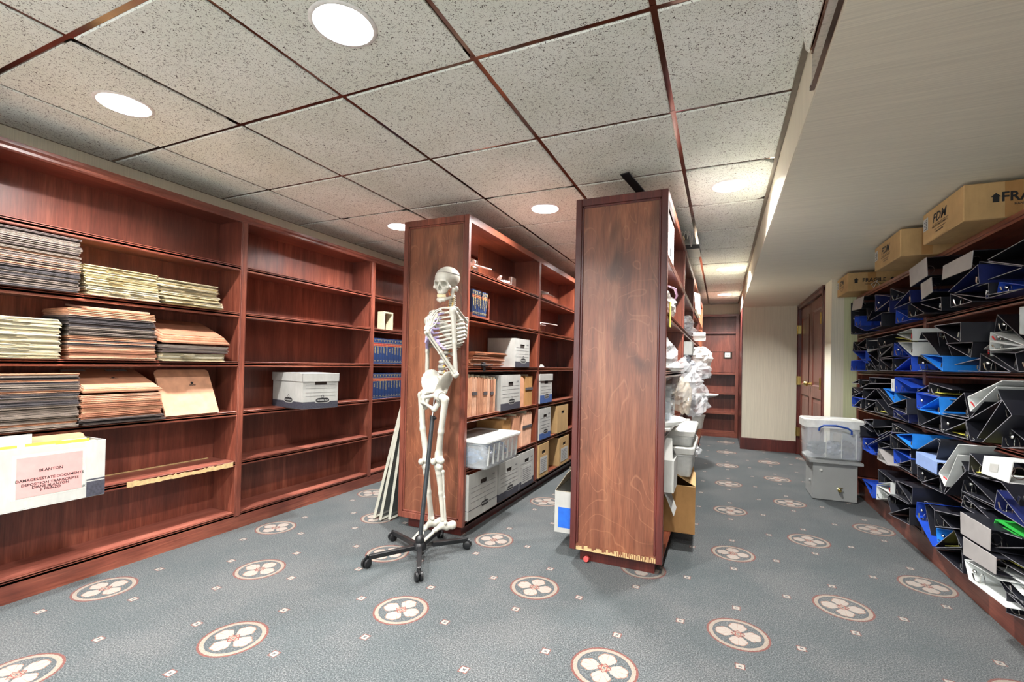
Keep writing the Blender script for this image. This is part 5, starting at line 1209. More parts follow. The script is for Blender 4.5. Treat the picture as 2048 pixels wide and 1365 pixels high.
# platter and plates
def platter(c, rx, ry, h, label, mat=MILKY, name='platter', cat='platter'):
    mb = MB(); mb.lathe([(.0001, 0), (.7, 0), (.95, h*.7), (1.0, h), (.98, h), (.93, h*.75), (.68, h*.15), (.0001, h*.12)], Matrix.Translation(c) @ Matrix.Diagonal((rx, ry, 1, 1)), 28, False); return item(mb.build(name, mat, smooth=True), label, cat)
mb = MB(); mb.box(-.46, -.245, 2.58, 3.30, S3+.001, S3+.014); item(mb.build('white_tray_board', WHITEPL, bevel=.002), 'long white board lying on the fourth shelf of the middle island', 'board')
platter((-.31, 2.80, S3+.0155), .13, .22, .03, 'oval translucent platter on the white board, middle island')
def tower(c, label):
    t = empty('plastic_organizer', c, label, 'organizer')
    mb = MB(); mb.box(-.07, .07, -.12, -.117, 0, .22); mb.box(-.07, .07, .117, .12, 0, .22)
    for z in (0, .07, .14, .217): mb.box(-.07, .07, -.117, .117, z, z+.003)
    mb.build('frame', CLEAR, t, local=True)
    for z in (.005, .075, .145):
        mb = MB(); mb.box(-.06, .066, -.11, .11, z, z+.045); mb.build('drawer', BLACK if z > .1 else SILV, t, local=True, bevel=.006)
        mb = MB(); mb.box(.066, .074, -.05, .05, z+.02, z+.032); mb.build('drawer_pull', CHROME, t, local=True)
    return t
tower((-.345, 3.05, S3+.0155), 'stacked clear plastic organizer with dark drawers, fourth shelf of the middle island')
# bags
item(blob('plastic_bag', (-.30, 3.72, 1.00), (.15, .26, .155), FILM, seed=1, amp=.35), 'big crumpled clear plastic bag bulging off the middle shelf', 'bag')
item(blob('plastic_bag', (-.19, 3.95, .86), (.11, .22, .12), FILM, seed=2, amp=.4), 'milky plastic bag drooping below the big crumpled bag', 'bag')
item(blob('plastic_bag', (-.25, 3.50, .90), (.06, .08, .13), clearplastic('beige_film', (196,186,168), .39), seed=3, amp=.3), 'beige tinted bag hanging beside the organizer', 'bag')
item(blob('bubble_wrap', (-.18, 4.05, 1.08), (.11, .20, .07), FILM, seed=5, amp=.5, freq=4), 'bubble wrap sheet spilling from the top of the big bag', 'bubble wrap')
item(blob('plastic_bag', (-.36, 2.95, S2+.10), (.11, .30, .11), FILM, seed=6, amp=.32), 'clear plastic bag on the near end of the third shelf, middle island', 'bag')
platter((-.33, 3.00, S2+.001), .12, .34, .02, 'white plastic plate under the near clear bag', WHITEPL, 'plate', 'plate')
mb = MB(); mb.lathe([(.0001, 0), (.03, 0), (.036, .06), (.034, .06), (.028, .004), (.0001, .004)], Matrix.Translation((-.30, 3.45, S2+.001)), 16, False); item(mb.build('plastic_cup', CLEAR, smooth=True), 'small clear plastic cup at the end of the third shelf bay', 'cup')
item(blob('zip_bag', (-.36, 2.98, S1+.085), (.10, .33, .09), clearplastic('zip_film', (210,208,202), .6), seed=7, amp=.28), 'zip-top bag of odds and ends on the second shelf, middle island', 'bag')
mb = MB(); mb.tube([(-.28, 2.68, S1+.160), (-.26, 2.9, S1+.176), (-.27, 3.15, S1+.172), (-.30, 3.3, S1+.165)], [.006, .008, .008, .005], 8, flat=.6); item(mb.build('zip_strip', plain('pink_zip', (180,142,176), .4)), 'pink zip strip along the top of the zip-top bag', 'strip')
mb = MB(); mb.box(-.262, -.258, 2.60, 2.66, S1-.075, S1+.06); item(mb.build('yellow_tag', BM['y']), 'yellow tag hanging at the near edge of the second shelf', 'tag')
# top shelf lined box
t = empty('slatted_box', (-.36, 2.80, 1.70), 'white ruled cardboard box on the top shelf of the middle island', 'box')
mb = MB(); mb.box(-.47, -.285, 2.56, 3.04, 1.7005, 1.985); mb.build('box_body', PAPERW, t, bevel=.002)
mb = MB(); [mb.box(-.285, -.2845, 2.575, 3.025, 1.715+.018*i, 1.7175+.018*i) for i in range(15)]; mb.build('ruled_lines', INKGREY, t)
mb = MB(); mb.box(-.285, -.283, 2.62, 2.72, 1.87, 1.95); mb.box(-.285, -.283, 2.80, 2.86, 1.76, 1.80); mb.build('printed_patch', INK, t)
item(blob('plastic_bag', (-.33, 4.15, S1+.075), (.10, .28, .075), FILM, seed=8, amp=.4), 'clear bag lying in the second bay, second shelf, middle island', 'bag')
item(blob('plastic_bag', (-.30, 4.55, S1+.05), (.09, .25, .05), FILM, seed=9, amp=.45), 'flat crumpled bag at the end of the second bay, second shelf', 'bag')
mb = MB(); mb.lathe([(.045, 0), (.045, .30), (.035, .30), (.034, .28)], Matrix.Translation((-.40, 5.35, S1+.047)) @ Matrix.Rotation(PI/2, 4, 'Y') @ Matrix.Translation((0,0,-.06)), 20); item(mb.build('rolled_sheet', MILKY, smooth=True), 'rolled translucent sheet seen end-on in the third bay', 'roll')
item(blob('plastic_bag', (-.22, 5.45, S2+.13), (.13, .34, .13), clearplastic('white_film', (222,222,218), .55), seed=10, amp=.25), 'large white plastic bag bulging out of the third bay, middle shelf', 'bag')
mb = MB(); mb.box(-.42, -.22, 4.00, 4.20, S2+.13, S2+.24); item(mb.build('white_carton', WHITEBOX, bevel=.002), 'small white carton on top of the bag in the second bay', 'box'); 
item(blob('plastic_bag', (-.33, 4.1, S2+.065), (.12, .3, .065), SILV, seed=12, amp=.3), 'silvery bag under the small white carton in the second bay', 'bag')
platter((-.24, 5.6, S3+.02), .22, .28, .03, 'white oval platter jutting from the third bay, fourth shelf', WHITEPL)
mb = MB(); mb.lathe([(.09, 0), (.10, .02), (.09, .05), (.0001, .055)], Matrix.Translation((-.30, 4.9, S3+.001)), 18); item(mb.build('chrome_bowl', CHROME, smooth=True), 'upturned chrome bowl in the second bay, fourth shelf', 'bowl')
mb = MB(); mb.lathe([(.10, 0), (.12, .13), (.13, .135), (.13, .15), (.05, .17), (.0001, .17)], Matrix.Translation((-.28, 5.5, S4+.001)), 20); item(mb.build('food_tub', MILKY, smooth=True), 'round translucent tub with lid in the third bay, fifth shelf', 'tub')
mb = MB(); mb.box(-.42, -.25, 4.1, 4.5, S4+.001, S4+.20); [mb.tube([(-.25, 4.15+.08*i, S4+.05*i), (-.18, 4.15+.08*i, S4+.05+.04*i)], .012, 6) for i in range(4)]; item(mb.build('appliance_part', WHITEPL, bevel=.006), 'white machine part in the second bay, fifth shelf', 'machine part')
item(blob('plastic_bag', (-.20, 3.70, S4-.03+.08), (.06, .10, .05), FILM, seed=14, amp=.5), 'tuft of clear plastic film beside the tubs', 'film')
# on the shelf tops in further bays
mb = MB(); mb.box(-.42, -.24, 5.1, 5.9, 1.70, 1.712); mb.add([(-.26, 5.3, 1.712), (-.22, 5.6, 1.712), (-.23, 5.5, 1.93), (-.28, 5.35, 1.93)], [(0,1,2,3)]); item(mb.build('leaning_papers', MANILA[2]), 'cream papers leaning out of the third bay, top shelf', 'papers')
# things on top of island B
t = empty('desk_caddy', (-.29, 3.9, 2.04), 'black tray with wire loops perched on the top edge of the middle island', 'tray')
mb = MB(); mb.box(-.36, -.17, 3.85, 4.15, 2.041, 2.052); mb.box(-.36, -.355, 3.85, 4.15, 2.052, 2.085); mb.box(-.175, -.17, 3.85, 4.15, 2.052, 2.075); mb.box(-.355, -.175, 3.85, 3.855, 2.052, 2.075); mb.build('tray', BLACK, t)
mb = MB()
for k in range(4): mb.tube([(-.30+.03*k, 3.55, 2.045), (-.28+.02*k, 3.62, 2.12), (-.24+.01*k, 3.72, 2.11), (-.23, 3.84, 2.055)], .003, 5)
mb.build('wire_loop', WHITEPL, t, True); mb = MB(); mb.ell((-.29, 3.60, 2.06), (.03, .06, .02)); mb.build('yellow_sponge', MANILA[3], t, True)
b0 = Vector((-.345, 3.02, 2.043)); b1 = at('Z', 2.150, 1249, 347); bd_ = (b1-b0); ln_ = bd_.length; M = Matrix.Translation(b0) @ bd_.to_track_quat('Z', 'Y').to_matrix().to_4x4()
mb = MB(); mb.box(-.026, .026, -.003, .003, 0, ln_, M)
item(mb.build('steel_bracket', BLACK, bevel=.001), 'flat black metal bar standing on top of the middle island, nearly touching the ceiling', 'bracket')
mb = MB(); mb.lathe([(.016, 0), (.017, .004), (.015, .026), (.0001, .027)], Matrix.Translation((-.675, 2.545, .016)) @ Matrix.Rotation(1.3, 4, 'X'), 14); item(mb.build('bottle_cap', plain('red_cap', (176,60,56), .5)), 'small red plastic cap on the carpet at the foot of the middle island', 'cap')
mb = MB(); mb.lathe([(.09, 0), (.09, .03), (.07, .05), (.0001, .055)], Matrix.Translation((.74, 1.42, .0)), 8); 
# ================================================================== WINDOW SCREENS leaning at the skeleton bookcase
FRAMEW = plain('screen_frame', (196,194,180), .45, var=.12); MESHM = clearplastic('screen_mesh', (92,96,94), .55, .6)
def screen(p0, p1, q0, q1, label):
    """p0,p1 bottom corners (near, far); q0,q1 top corners"""
    t = empty('window_screen', p0, label, 'screen', 'window screens leaning on the skeleton bookcase')
    c = [Vector(p0), Vector(p1), Vector(q1), Vector(q0)]
    for i in range(4):
        mb = MB(); mb.tube([c[i], c[(i+1) % 4]], .0115, 4); mb.build('frame_bar', FRAMEW, t)
    mb = MB(); n = (c[1]-c[0]).cross(c[3]-c[0]).normalized()*.001; mb.add([v+n for v in c]+[v-n for v in c], [(0,1,2,3),(7,6,5,4),(0,4,5,1),(1,5,6,2),(2,6,7,3),(3,7,4,0)]); mb.build('mesh', MESHM, t); return t
screen((-2.205, 2.56, .012), (-2.205, 3.25, .012), (-1.975, 2.56, .86), (-1.975, 3.25, .86), 'aluminium window screen leaning on the skeleton bookcase, outermost of three')
screen((-2.135, 2.54, .012), (-2.135, 3.20, .012), (-1.974, 2.50+.04, .80), (-1.974, 3.20, .80), 'aluminium window screen, middle one of the three leaning screens')
screen((-2.085, 2.575, .012), (-2.085, 3.15, .012), (-1.974, 2.575, .78), (-1.974, 3.15, .78), 'aluminium window screen, innermost of the three leaning screens')
# ================================================================== ANATOMICAL SKELETON
sk = empty('anatomical_skeleton', (-1.60, 2.28, .12), 'life-size white anatomical skeleton model hanging on a black stand beside the island bookcase', 'skeleton')
V3 = Vector
F_ = V3((-.47, -.883, 0)).normalized(); L_ = V3((-F_.y, F_.x, 0))*1.0
base = at('Y', 2.27, 873, 750); neck = at('Y', 2.31, 893, 614)
U_ = (neck-base); TL = U_.length; U_.normalize()
Fw = (F_-U_*F_.dot(U_)).normalized(); Lw = U_.cross(Fw)*-1
Lw = Lw if Lw.dot(L_) > 0 else -Lw
def tp(a, b, c): return base+Lw*a+Fw*b+U_*c
def torsoM():
    return Matrix(((Lw.x, Fw.x, U_.x, base.x), (Lw.y, Fw.y, U_.y, base.y), (Lw.z, Fw.z, U_.z, base.z), (0,0,0,1)))
TM = torsoM()
def spine_c(c):      # b offset of the vertebral column at height c (fractions of torso length)
    f = c/TL
    return -.035+.028*math.sin(f*PI*1.0-.1)*0 -.045*math.sin(PI*max(0, (f-.30)/.70))*(1 if f > .30 else 0)+.012*math.sin(PI*min(1, f/.30))
def vertebra(c, r, h, name='vertebra', lat=1.0):
    b = spine_c(c)
    def fn(p):
        d = els(p, (0, b, c), (r*1.15, r*.9, h*.52)); d = np.maximum(d, np.abs(p[..., 2]-c)-h*.42)
        d = su(d, cap(p, (0, b-.012, c), (0, b-.045, c-.012), .005, .004), .006)
        for s in (-1, 1): d = su(d, cap(p, (s*.008, b-.014, c), (s*.032*lat, b-.024, c+.002), .005, .004), .005)
        return d
    sdf_obj(name, fn, (-.05, b-.06, c-.035), (.05, b+.04, c+.03), .0036, BONE, sk, TM)
for k in range(5):
    c = .018+.030*k; vertebra(c, .024-.0008*k, .025)
    mb = MB(); mb.ell((0, spine_c(c+.015), c+.015), (.0245, .0195, .0042)); mb.v = [tuple(TM @ V3(v)) for v in mb.v]; mb.build('disc', DISC, sk, True)
    for s in (-1, 1):
        mb = MB(); mb.tube([(s*.010, spine_c(c)-.010, c+.012), (s*.022, spine_c(c)-.006, c+.010), (s*.030, spine_c(c)+.0, c+.001)], [.0035, .004, .0025], 6); mb.v = [tuple(TM @ V3(v)) for v in mb.v]; mb.build('nerve_root', NERVE, sk, True)
c0 = .165; n_t = 12; dc = (TL-.0-c0)/n_t
for k in range(n_t): vertebra(c0+dc*(k+.5), .019-.0005*k, dc*.86)
for k in range(7):
    c = TL+.006+.0125*k
    f = k/6
    def fn(p, c=c, b=-.030+.012*f):
        d = els(p, (0, b, c), (.016, .013, .0075)); d = su(d, cap(p, (0, b-.01, c), (0, b-.032, c-.006), .004, .004), .004)
        for s in (-1, 1): d = su(d, cap(p, (s*.006, b-.008, c), (s*.024, b-.010, c-.001), .004, .0035), .004)
        return d
    sdf_obj('vertebra', fn, (-.035, -.08, c-.02), (.035, .02, c+.02), .003, BONE, sk, TM)
    for s in (-1, 1):
        mb = MB(); mb.tube([(s*.012, -.034, c+.005), (s*.024, -.022, c+.001)], .0035, 6); mb.v = [tuple(TM @ V3(v)) for v in mb.v]; mb.build('nerve_root', NERVE, sk, True)
# ribs
CW = [.052, .082, .101, .113, .121, .126, .129, .130, .128, .121, .107, .09]
top = TL-.012
rib_front = {}
for k in range(12):
    cs = top-dc*(k+.25); w = CW[k]; dep = [.06, .085, .10, .112, .120, .124, .126, .124, .118, .110, .10, .09][k]
    drop = [.028, .045, .058, .068, .076, .082, .088, .092, .09, .08, .05, .03][k]
    end = [.96, .95, .94, .93, .92, .90, .87, .83, .78, .72, .50, .36][k]
    bs = spine_c(cs)
    for s in (-1, 1):
        P = []; R_ = []
        n = 22
        for i in range(n+1):
            t_ = end*i/n; ang = -PI/2+PI*t_
            a = s*(.014+w*math.cos(ang)**.85 if math.cos(ang) > 0 else .014); b = bs+dep*.5+dep*.5*math.sin(ang)*1.15+(.012 if t_ < .1 else 0)
            b -= .018*math.sin(PI*min(1, t_*3))*(t_ < .34)
            c = cs-drop*t_**1.1
            P.append((a, b, c)); R_.append(.0062+.002*math.sin(PI*i/n))
        rib_front[(k, s)] = P[-1]
        mb = MB(); mb.tube(P, R_, 8, flat=.62); mb.v = [tuple(TM @ V3(v)) for v in mb.v]; mb.build('rib', BONE, sk, True)
# sternum and cartilage
bf = spine_c(top)+.098
def stern(f): return (0, bf+.040*f, top-.040-.165*f)
def fn(p):
    d = els(p, (0, stern(.1)[1], stern(.1)[2]), (.026, .006, .024)); d = su(d, cap(p*np.array([1,1,1]), stern(.2), stern(.85), .011, .013), .01)
    d = np.maximum(d, np.abs(p[..., 1]-(bf+.040*np.clip((top-.040-p[..., 2])/.165, 0, 1)))-.0055); return d
sdf_obj('sternum', fn, (-.04, bf-.03, top-.24), (.04, bf+.07, top-.01), .004, BONE, sk, TM)
mb = MB(); mb.tube([stern(.86), stern(1.0), stern(1.1)], [.010, .008, .003], 8, flat=.5); mb.v = [tuple(TM @ V3(v)) for v in mb.v]; mb.build('xiphoid', CARTILAGE, sk, True)
for k in range(10):
    for s in (-1, 1):
        p = V3(rib_front[(k, s)])
        if k < 7: q = V3(stern(.12+.12*k))+V3((s*.010, 0, 0)); mid = (p+q)/2+V3((0, .006, -.008*(k > 2)*k*.5)); P = [p, mid, q]
        else: q = V3(rib_front[(k-1, s)])+V3((-s*.004, .004, .0)); P = [p, (p+q)/2+V3((-s*.006, .004, -.006)), q, V3(stern(.85))+V3((s*.012, 0, -.004*(k-6)))]
        mb = MB(); mb.tube(P, .0085 if k > 2 else .0065, 8, flat=.7); mb.v = [tuple(TM @ V3(v)) for v in mb.v]; mb.build('costal_cartilage', CARTILAGE, sk, True)
# shoulder girdle
shL = at('Y', 2.215, 906, 622); shR = at('Y', 2.33, 856, 640)
for s, sh in ((1, shL), (-1, shR)):
    a0 = TM @ V3((s*.018, bf+.004, top-.026)); mid = (a0+sh)/2+U_*.014+Fw*.012
    mb = MB(); mb.tube([a0, a0.lerp(mid, .5)+Fw*.008, mid, mid.lerp(sh, .6)-Fw*.004+U_*.010, sh+U_*.020], [.009, .0065, .006, .007, .009], 8); mb.build('clavicle', BONE, sk, True)
    loc = TM.inverted() @ sh
    ba = spine_c(top-.09)-.046
    def fn(p, s=s, loc=loc, ba=ba):
        g = np.array((loc.x-s*.012, loc.y-.012, loc.z)); A = np.array((s*.052, ba+.0, loc.z-.01)); B = np.array((s*.066, ba, loc.z-.125)); C = g
        # triangular blade as capsule fan
        d = cap(p, A, B, .006, .006)
        for f in (.0, .2, .4, .6, .8, 1.0):
            q = A+(B-A)*f; d = su(d, cap(p, q, C*(1-.0)+np.array((0, -.004, -.012*(1-f))), .0045, .008), .010)
        d = su(d, cap(p, A+np.array((0,-.006,-.02)), C+np.array((s*.004, -.016, .020)), .005, .007), .006)
        d = su(d, cap(p, C+np.array((s*.004, -.016, .020)), C+np.array((s*.012, .010, .022)), .008, .008), .006)
        return d
    sdf_obj('scapula', fn, (min(s*.03, loc.x)-.05, ba-.05, loc.z-.16), (max(s*.03, loc.x)+.05, max(loc.y, ba)+.05, loc.z+.06), .0045, BONE, sk, TM)
def longbone(name, a, b, r, ra, rb, heads_a=(), heads_b=(), ws=None):
    a = np.array(a); b = np.array(b)
    ax = (b-a)/np.linalg.norm(b-a); sd = np.cross(ax, np.array(Fw)); sd /= np.linalg.norm(sd); fr = np.cross(sd, ax)
    lo = np.minimum(a, b)-.06; hi = np.maximum(a, b)+.06
    A = [(a+sd*x+fr*y+ax*z, q) for x, y, z, q in heads_a]; B = [(b+sd*x+fr*y+ax*z, q) for x, y, z, q in heads_b]
    def fn(p):
        m = a+(b-a)*.5; d = cap(p, a, m, ra, r); d = su(d, cap(p, m, b, r, rb), .01)
        for c, q in A+B: d = su(d, np.linalg.norm(p-c, axis=-1)-q, .010)
        return d
    return sdf_obj(name, fn, lo, hi, .0042, BONE, sk)
elL = at('Y', 2.215, 911, 750); wrL = at('Y', 2.10, 853, 664)
elR = at('Y', 2.36, 854, 764); wrR = at('Y', 2.36, 847, 818)
for sh, el in ((shL, elL), (shR, elR)):
    longbone('humerus', sh, el, .0120, .0150, .0135, [(0,0,0,.021), (.012,.004,.012,.014)], [(.017,0,0,.012), (-.017,0,0,.012), (0,0,.006,.013)])
for el, wr in ((elL, wrL), (elR, wrR)):
    d_ = (wr-el).normalized(); sd = d_.cross(Fw).normalized()
    for s, nm in ((1, 'radius'), (-1, 'ulna')):
        longbone(nm, el+d_*.012+sd*(.009*s), wr+sd*(.011*s), .0068, .0095, .008, [(0,0,0,.0115)] if s < 0 else [(0,0,0,.009)], [(0,0,-.004,.010 if s > 0 else .007)])
def hand(wr, dr, pn, mirror, curl):
    dr = dr.normalized(); sd = dr.cross(pn).normalized()*mirror; pn = sd.cross(dr).normalized()*mirror
    W_ = np.array
    segs = []; carp = []
    for i in range(4): carp.append(W_(wr+dr*.012+sd*(-.014+.0095*i)))
    for i in range(4): carp.append(W_(wr+dr*.024+sd*(-.016+.0105*i)))
    L4 = [.058, .060, .055, .050]; ph = [(.038, .024, .017), (.042, .027, .018), (.039, .025, .018), (.030, .019, .016)]
    for i in range(4):
        p = wr+dr*.030+sd*(-.016+.0108*i); spread = (dr+sd*(-.06+.04*i)).normalized(); q = p+spread*L4[i]; segs.append((p, q, .0042, .0048))
        d_ = spread; ang = curl
        for l in ph[i]:
            ax = sd; d_ = (Matrix.Rotation(-ang*mirror, 3, ax) @ d_).normalized(); r_ = q+d_*l; segs.append((q+d_*.002, r_, .0042, .0034)); q = r_
    p = wr+dr*.018+sd*-.020; q = p+(dr*.6-sd*.75).normalized()*.040; segs.append((p, q, .0048, .0045)); d_ = (dr-sd*.45).normalized()
    for l in (.028, .022): r_ = q+d_*l; segs.append((q, r_, .0042, .0036)); q = r_; d_ = (dr-sd*.1).normalized()
    pts = np.array([list(x) for s_ in segs for x in s_[:2]]+[list(c) for c in carp])
    def fn(p):
        d = None
        for c in carp: q = np.linalg.norm(p-c, axis=-1)-.0072; d = q if d is None else np.minimum(d, q)
        for a, b, r1, r2 in segs: d = np.minimum(d, cap(p, list(a), list(b), r1, r2))
        return d
    return sdf_obj('hand', fn, pts.min(0)-.015, pts.max(0)+.015, .0032, BONE, sk)
hand(wrL, V3((.12, .22, 1)), V3((.2, .95, .1)), 1, -.45)
hand(wrR, V3((-.12, -.12, -1)), V3((-.6, -.6, 0)), -1, .28)
# pelvis: built in torso frame
def fn(p):
    q = p.copy(); q[..., 0] = np.abs(q[..., 0])
    # iliac wing: thin tilted blade, concave on the inside
    ca, sa = math.cos(.38), math.sin(.38); cb, sb = math.cos(.40), math.sin(.40)
    r = q-np.array((.083, -.012, -.010)); x1_ = r[..., 0]*ca-r[..., 1]*sa; y1_ = r[..., 0]*sa+r[..., 1]*ca; z1_ = r[..., 2]
    x2_ = x1_*cb-z1_*sb; z2_ = x1_*sb+z1_*cb; w_ = np.stack((x2_+1.9*(y1_**2+z2_**2), y1_, z2_), -1)
    d = els(w_, (0, -.004, -.006), (.0080, .056, .074))
    d = su(d, cap(q, (.070, .010, -.05), (.080, .006, -.085), .010, .014), .02)
    d = su(d, np.linalg.norm(q-np.array((.083, .005, -.085)), axis=-1)-.031, .012); d = ss(d, np.linalg.norm(q-np.array((.112, .004, -.088)), axis=-1)-.026, .004)
    d = su(d, cap(q, (.078, .018, -.078), (.006, .060, -.105), .010, .010), .012); d = su(d, cap(q, (.006, .060, -.102), (.010, .058, -.130), .010, .009), .008)
    d = su(d, cap(q, (.010, .056, -.130), (.052, .012, -.158), .008, .010), .010); d = su(d, cap(q, (.052, .010, -.158), (.076, -.006, -.100), .013, .016), .012)
    d = su(d, cap(q, (.040, -.052, .004), (.062, -.030, -.060), .012, .014), .012)
    return d
PM = TM @ Matrix.Translation((0, 0, -.028)) @ Matrix.Scale(1.08, 4)
sdf_obj('pelvis', fn, (-.16, -.10, -.19), (.16, .14, .09), .0050, BONE, sk, PM)
def fn(p):
    d = None
    for i in range(6):
        f = i/5; b = -.035-.030*math.sin(PI*f*.8); c = .0-.105*f; e = els(p, (0, b, c), (.040*(1-f)**.7+.008, .014-.006*f, .014)); d = e if d is None else su(d, e, .008)
    for s in (-1, 1):
        for i in range(4): d = ss(d, np.linalg.norm(p-np.array((s*(.017-.003*i), -.030-.030*math.sin(PI*(i+.5)/5*.8)+.006, -.012-.021*i)), axis=-1)-.0045, .002)
    return d
sdf_obj('sacrum', fn, (-.07, -.11, -.14), (.07, .02, .03), .004, BONE, sk, TM @ Matrix.Translation((0, 0, -.012)))
# legs
hipL = PM @ V3((.102, .004, -.088)); hipR = PM @ V3((-.102, .004, -.088))
knL = at('Y', hipL.y+.02, 877, 926); knR = at('Y', hipR.y+.01, 852, 926)
anL = at('Y', hipL.y+.05, 887, 1040); anR = at('Y', hipR.y+.04, 863, 1036)
for hip, kn, s in ((hipL, knL, 1), (hipR, knR, -1)):
    tr_ = hip+Lw*(s*.038)-V3((0,0,.012))
    a = np.array(hip); b = np.array(tr_); k_ = np.array(kn); lat = np.array(Lw); fr = np.array(Fw)
    def fn(p):
        d = np.linalg.norm(p-a, axis=-1)-.0225; d = su(d, cap(p, a, b, .012, .015), .010); d = su(d, np.linalg.norm(p-b-np.array((0,0,.006)), axis=-1)-.019, .010)
        m = (b+k_)/2+fr*.006; d = su(d, cap(p, b, m, .020, .0165), .012); d = su(d, cap(p, m, k_+np.array((0,0,.05)), .0165, .019), .012); d = su(d, cap(p, k_+np.array((0,0,.05)), k_+np.array((0,0,.022)), .019, .025), .014)
        for q in (-1, 1): d = su(d, np.linalg.norm(p-(k_+lat*(.021*q)-fr*.006+np.array((0,0,.014))), axis=-1)-.0185, .014)
        return d
    lo = np.minimum(np.minimum(a, b), k_)-.06; hi = np.maximum(np.maximum(a, b), k_)+.06
    sdf_obj('femur', fn, lo, hi, .0046, BONE, sk)
    mb = MB(); mb.ell((0,0,0), (.016, .016, .019)); mb.v = [tuple(V3(v)+kn+Fw*.034+V3((0,0,.006))) for v in mb.v]; mb.build('patella', BONE, sk, True)
for kn, an, s in ((knL, anL, 1), (knR, anR, -1)):
    kt = kn-V3((0,0,.022)); k_ = np.array(kt); n_ = np.array(an); lat = np.array(Lw)*s; fr = np.array(Fw)
    def fn(p):
        d = cap(p, k_-lat*.016, k_+lat*.018, .016, .016); ax_ = (n_-k_); t1 = k_+ax_*.12; m = k_+ax_*.5
        d = su(d, cap(p, k_, t1, .024, .0180), .012); d = su(d, cap(p, t1, m, .0180, .0145), .01); d = su(d, cap(p, m, n_, .0145, .0155), .01); d = su(d, np.linalg.norm(p-(n_-lat*.014-np.array((0,0,.006))), axis=-1)-.011, .008); d = su(d, np.linalg.norm(p-n_, axis=-1)-.016, .008); return d
    sdf_obj('tibia', fn, np.minimum(k_, n_)-.05, np.maximum(k_, n_)+.05, .0044, BONE, sk)
    f0 = kt+Lw*(s*.030)-V3((0,0,.022))-Fw*.014; f1 = an+Lw*(s*.026)-V3((0,0,.012))
    longbone('fibula', f0, f1, .0048, .007, .007, [(0,0,0,.009)], [(0,0,0,.010)])
def foot(an, toe, s):
    """toe: direction of the foot"""
    toe = toe.normalized(); up0 = V3((0,0,1)); sd = toe.cross(up0).normalized()*s; up = sd.cross(toe).normalized(); up = up if up.z > 0 else -up
    o = an-V3((0,0,.030)); segs = []; 
    heel = o-toe*.045-up*.022; blobs = [(heel, .025), (heel+toe*.03+up*.006, .023), (o, .025), (o+toe*.024-up*.002, .017), (o+toe*.046+sd*.012-up*.008, .014), (o+toe*.046-sd*.012-up*.004, .014), (o+toe*.060+sd*.002-up*.008, .012)]
    Lm = [.056, .058, .056, .052, .048]; Lp = [(.028, .020), (.024, .012), (.022, .011), (.020, .010), (.017, .009)]
    for i in range(5):
        off = -.026+.0125*i; p = o+toe*.068+sd*off*.7-up*(.010+.003*i); d_ = (toe-up*.32+sd*(off*2.0)).normalized(); q = p+d_*Lm[i]; segs.append((p, q, .0095 if i == 0 else .0072, .0095 if i == 0 else .0072))
        for l in Lp[i]: r_ = q+(toe-up*.12+sd*off).normalized()*l; segs.append((q+(r_-q)*.08, r_, 0.0080 if i == 0 else .0062, .0068 if i == 0 else .0052)); q = r_
    pts = np.array([list(x) for s_ in segs for x in s_[:2]]+[list(c) for c, _ in blobs])
    def fn(p):
        d = None
        for c, r in blobs: q = np.linalg.norm(p-np.array(c), axis=-1)-r; d = q if d is None else su(d, q, .006)
        for a, b, r1, r2 in segs: d = su(d, cap(p, list(a), list(b), r1, r2), .0022)
        return d
    sdf_obj('foot', fn, pts.min(0)-.03, pts.max(0)+.03, .0040, BONE, sk)
foot(anL, V3((-.80, -.52, -.42)), 1); foot(anR, V3((-.72, -.60, -.55)), -1)
# skull
skc = at('Y', 2.30, 893, 562); SS = .90
Fs = V3((-.03, -.99, -.16)).normalized(); Us = V3((.05, .06, 1)); Us = (Us-Fs*Us.dot(Fs)).normalized(); Ls = Us.cross(Fs)*-1
if Ls.dot(L_) < 0: Ls = -Ls
SM = Matrix(((Ls.x, Fs.x, Us.x, skc.x), (Ls.y, Fs.y, Us.y, skc.y), (Ls.z, Fs.z, Us.z, skc.z), (0,0,0,1))) @ Matrix.Scale(SS, 4)
def fn(p):
    q = p.copy(); q[..., 0] = np.abs(q[..., 0])
    d = els(q, (0, -.018, .022), (.073, .093, .070)); d = su(d, els(q, (0, .030, .010), (.058, .050, .052)), .015)
    d = su(d, els(q, (0, .048, -.040), (.046, .034, .046)), .014); d = su(d, els(q, (0, .058, -.074), (.029, .026, .020)), .010)
    d = su(d, cap(q, (.010, .080, -.002), (.042, .068, -.002), .008, .007), .007)          # brow
    d = su(d, els(q, (.050, .052, -.040), (.015, .020, .014)), .008); d = su(d, cap(q, (.056, .046, -.040), (.069, .002, -.040), .0055, .005), .005)   # cheek and arch
    d = su(d, cap(q, (.046, .064, -.008), (.054, .054, -.034), .0065, .0065), .006)
    d = su(d, els(q, (.056, -.030, -.052), (.012, .016, .020)), .008)                        # mastoid
    d = ss(d, els(q, (.030, .090, -.022), (.0200, .050, .0185)), .003)                         # eye sockets
    d = ss(d, els(q, (.078, .030, -.030), (.020, .036, .026)), .008)                           # temple hollow
    d = ss(d, els(q, (.006, .094, -.050), (.0095, .036, .0175)), .003)                         # nose opening
    d = su(d, cap(q, (0, .084, -.022), (0, .096, -.036), .0065, .0045), .004)                  # nose bridge
    d = ss(d, els(q, (0, .02, -.095), (.034, .030, .030)), .004)
    d = np.maximum(d, -(np.abs(p[..., 2]-.045-.12*(p[..., 1]))-.0011)) if False else d
    return d
sdf_obj('cranium', fn, (-.09, -.13, -.115), (.09, .115, .105), .0036, BONE, sk, SM)
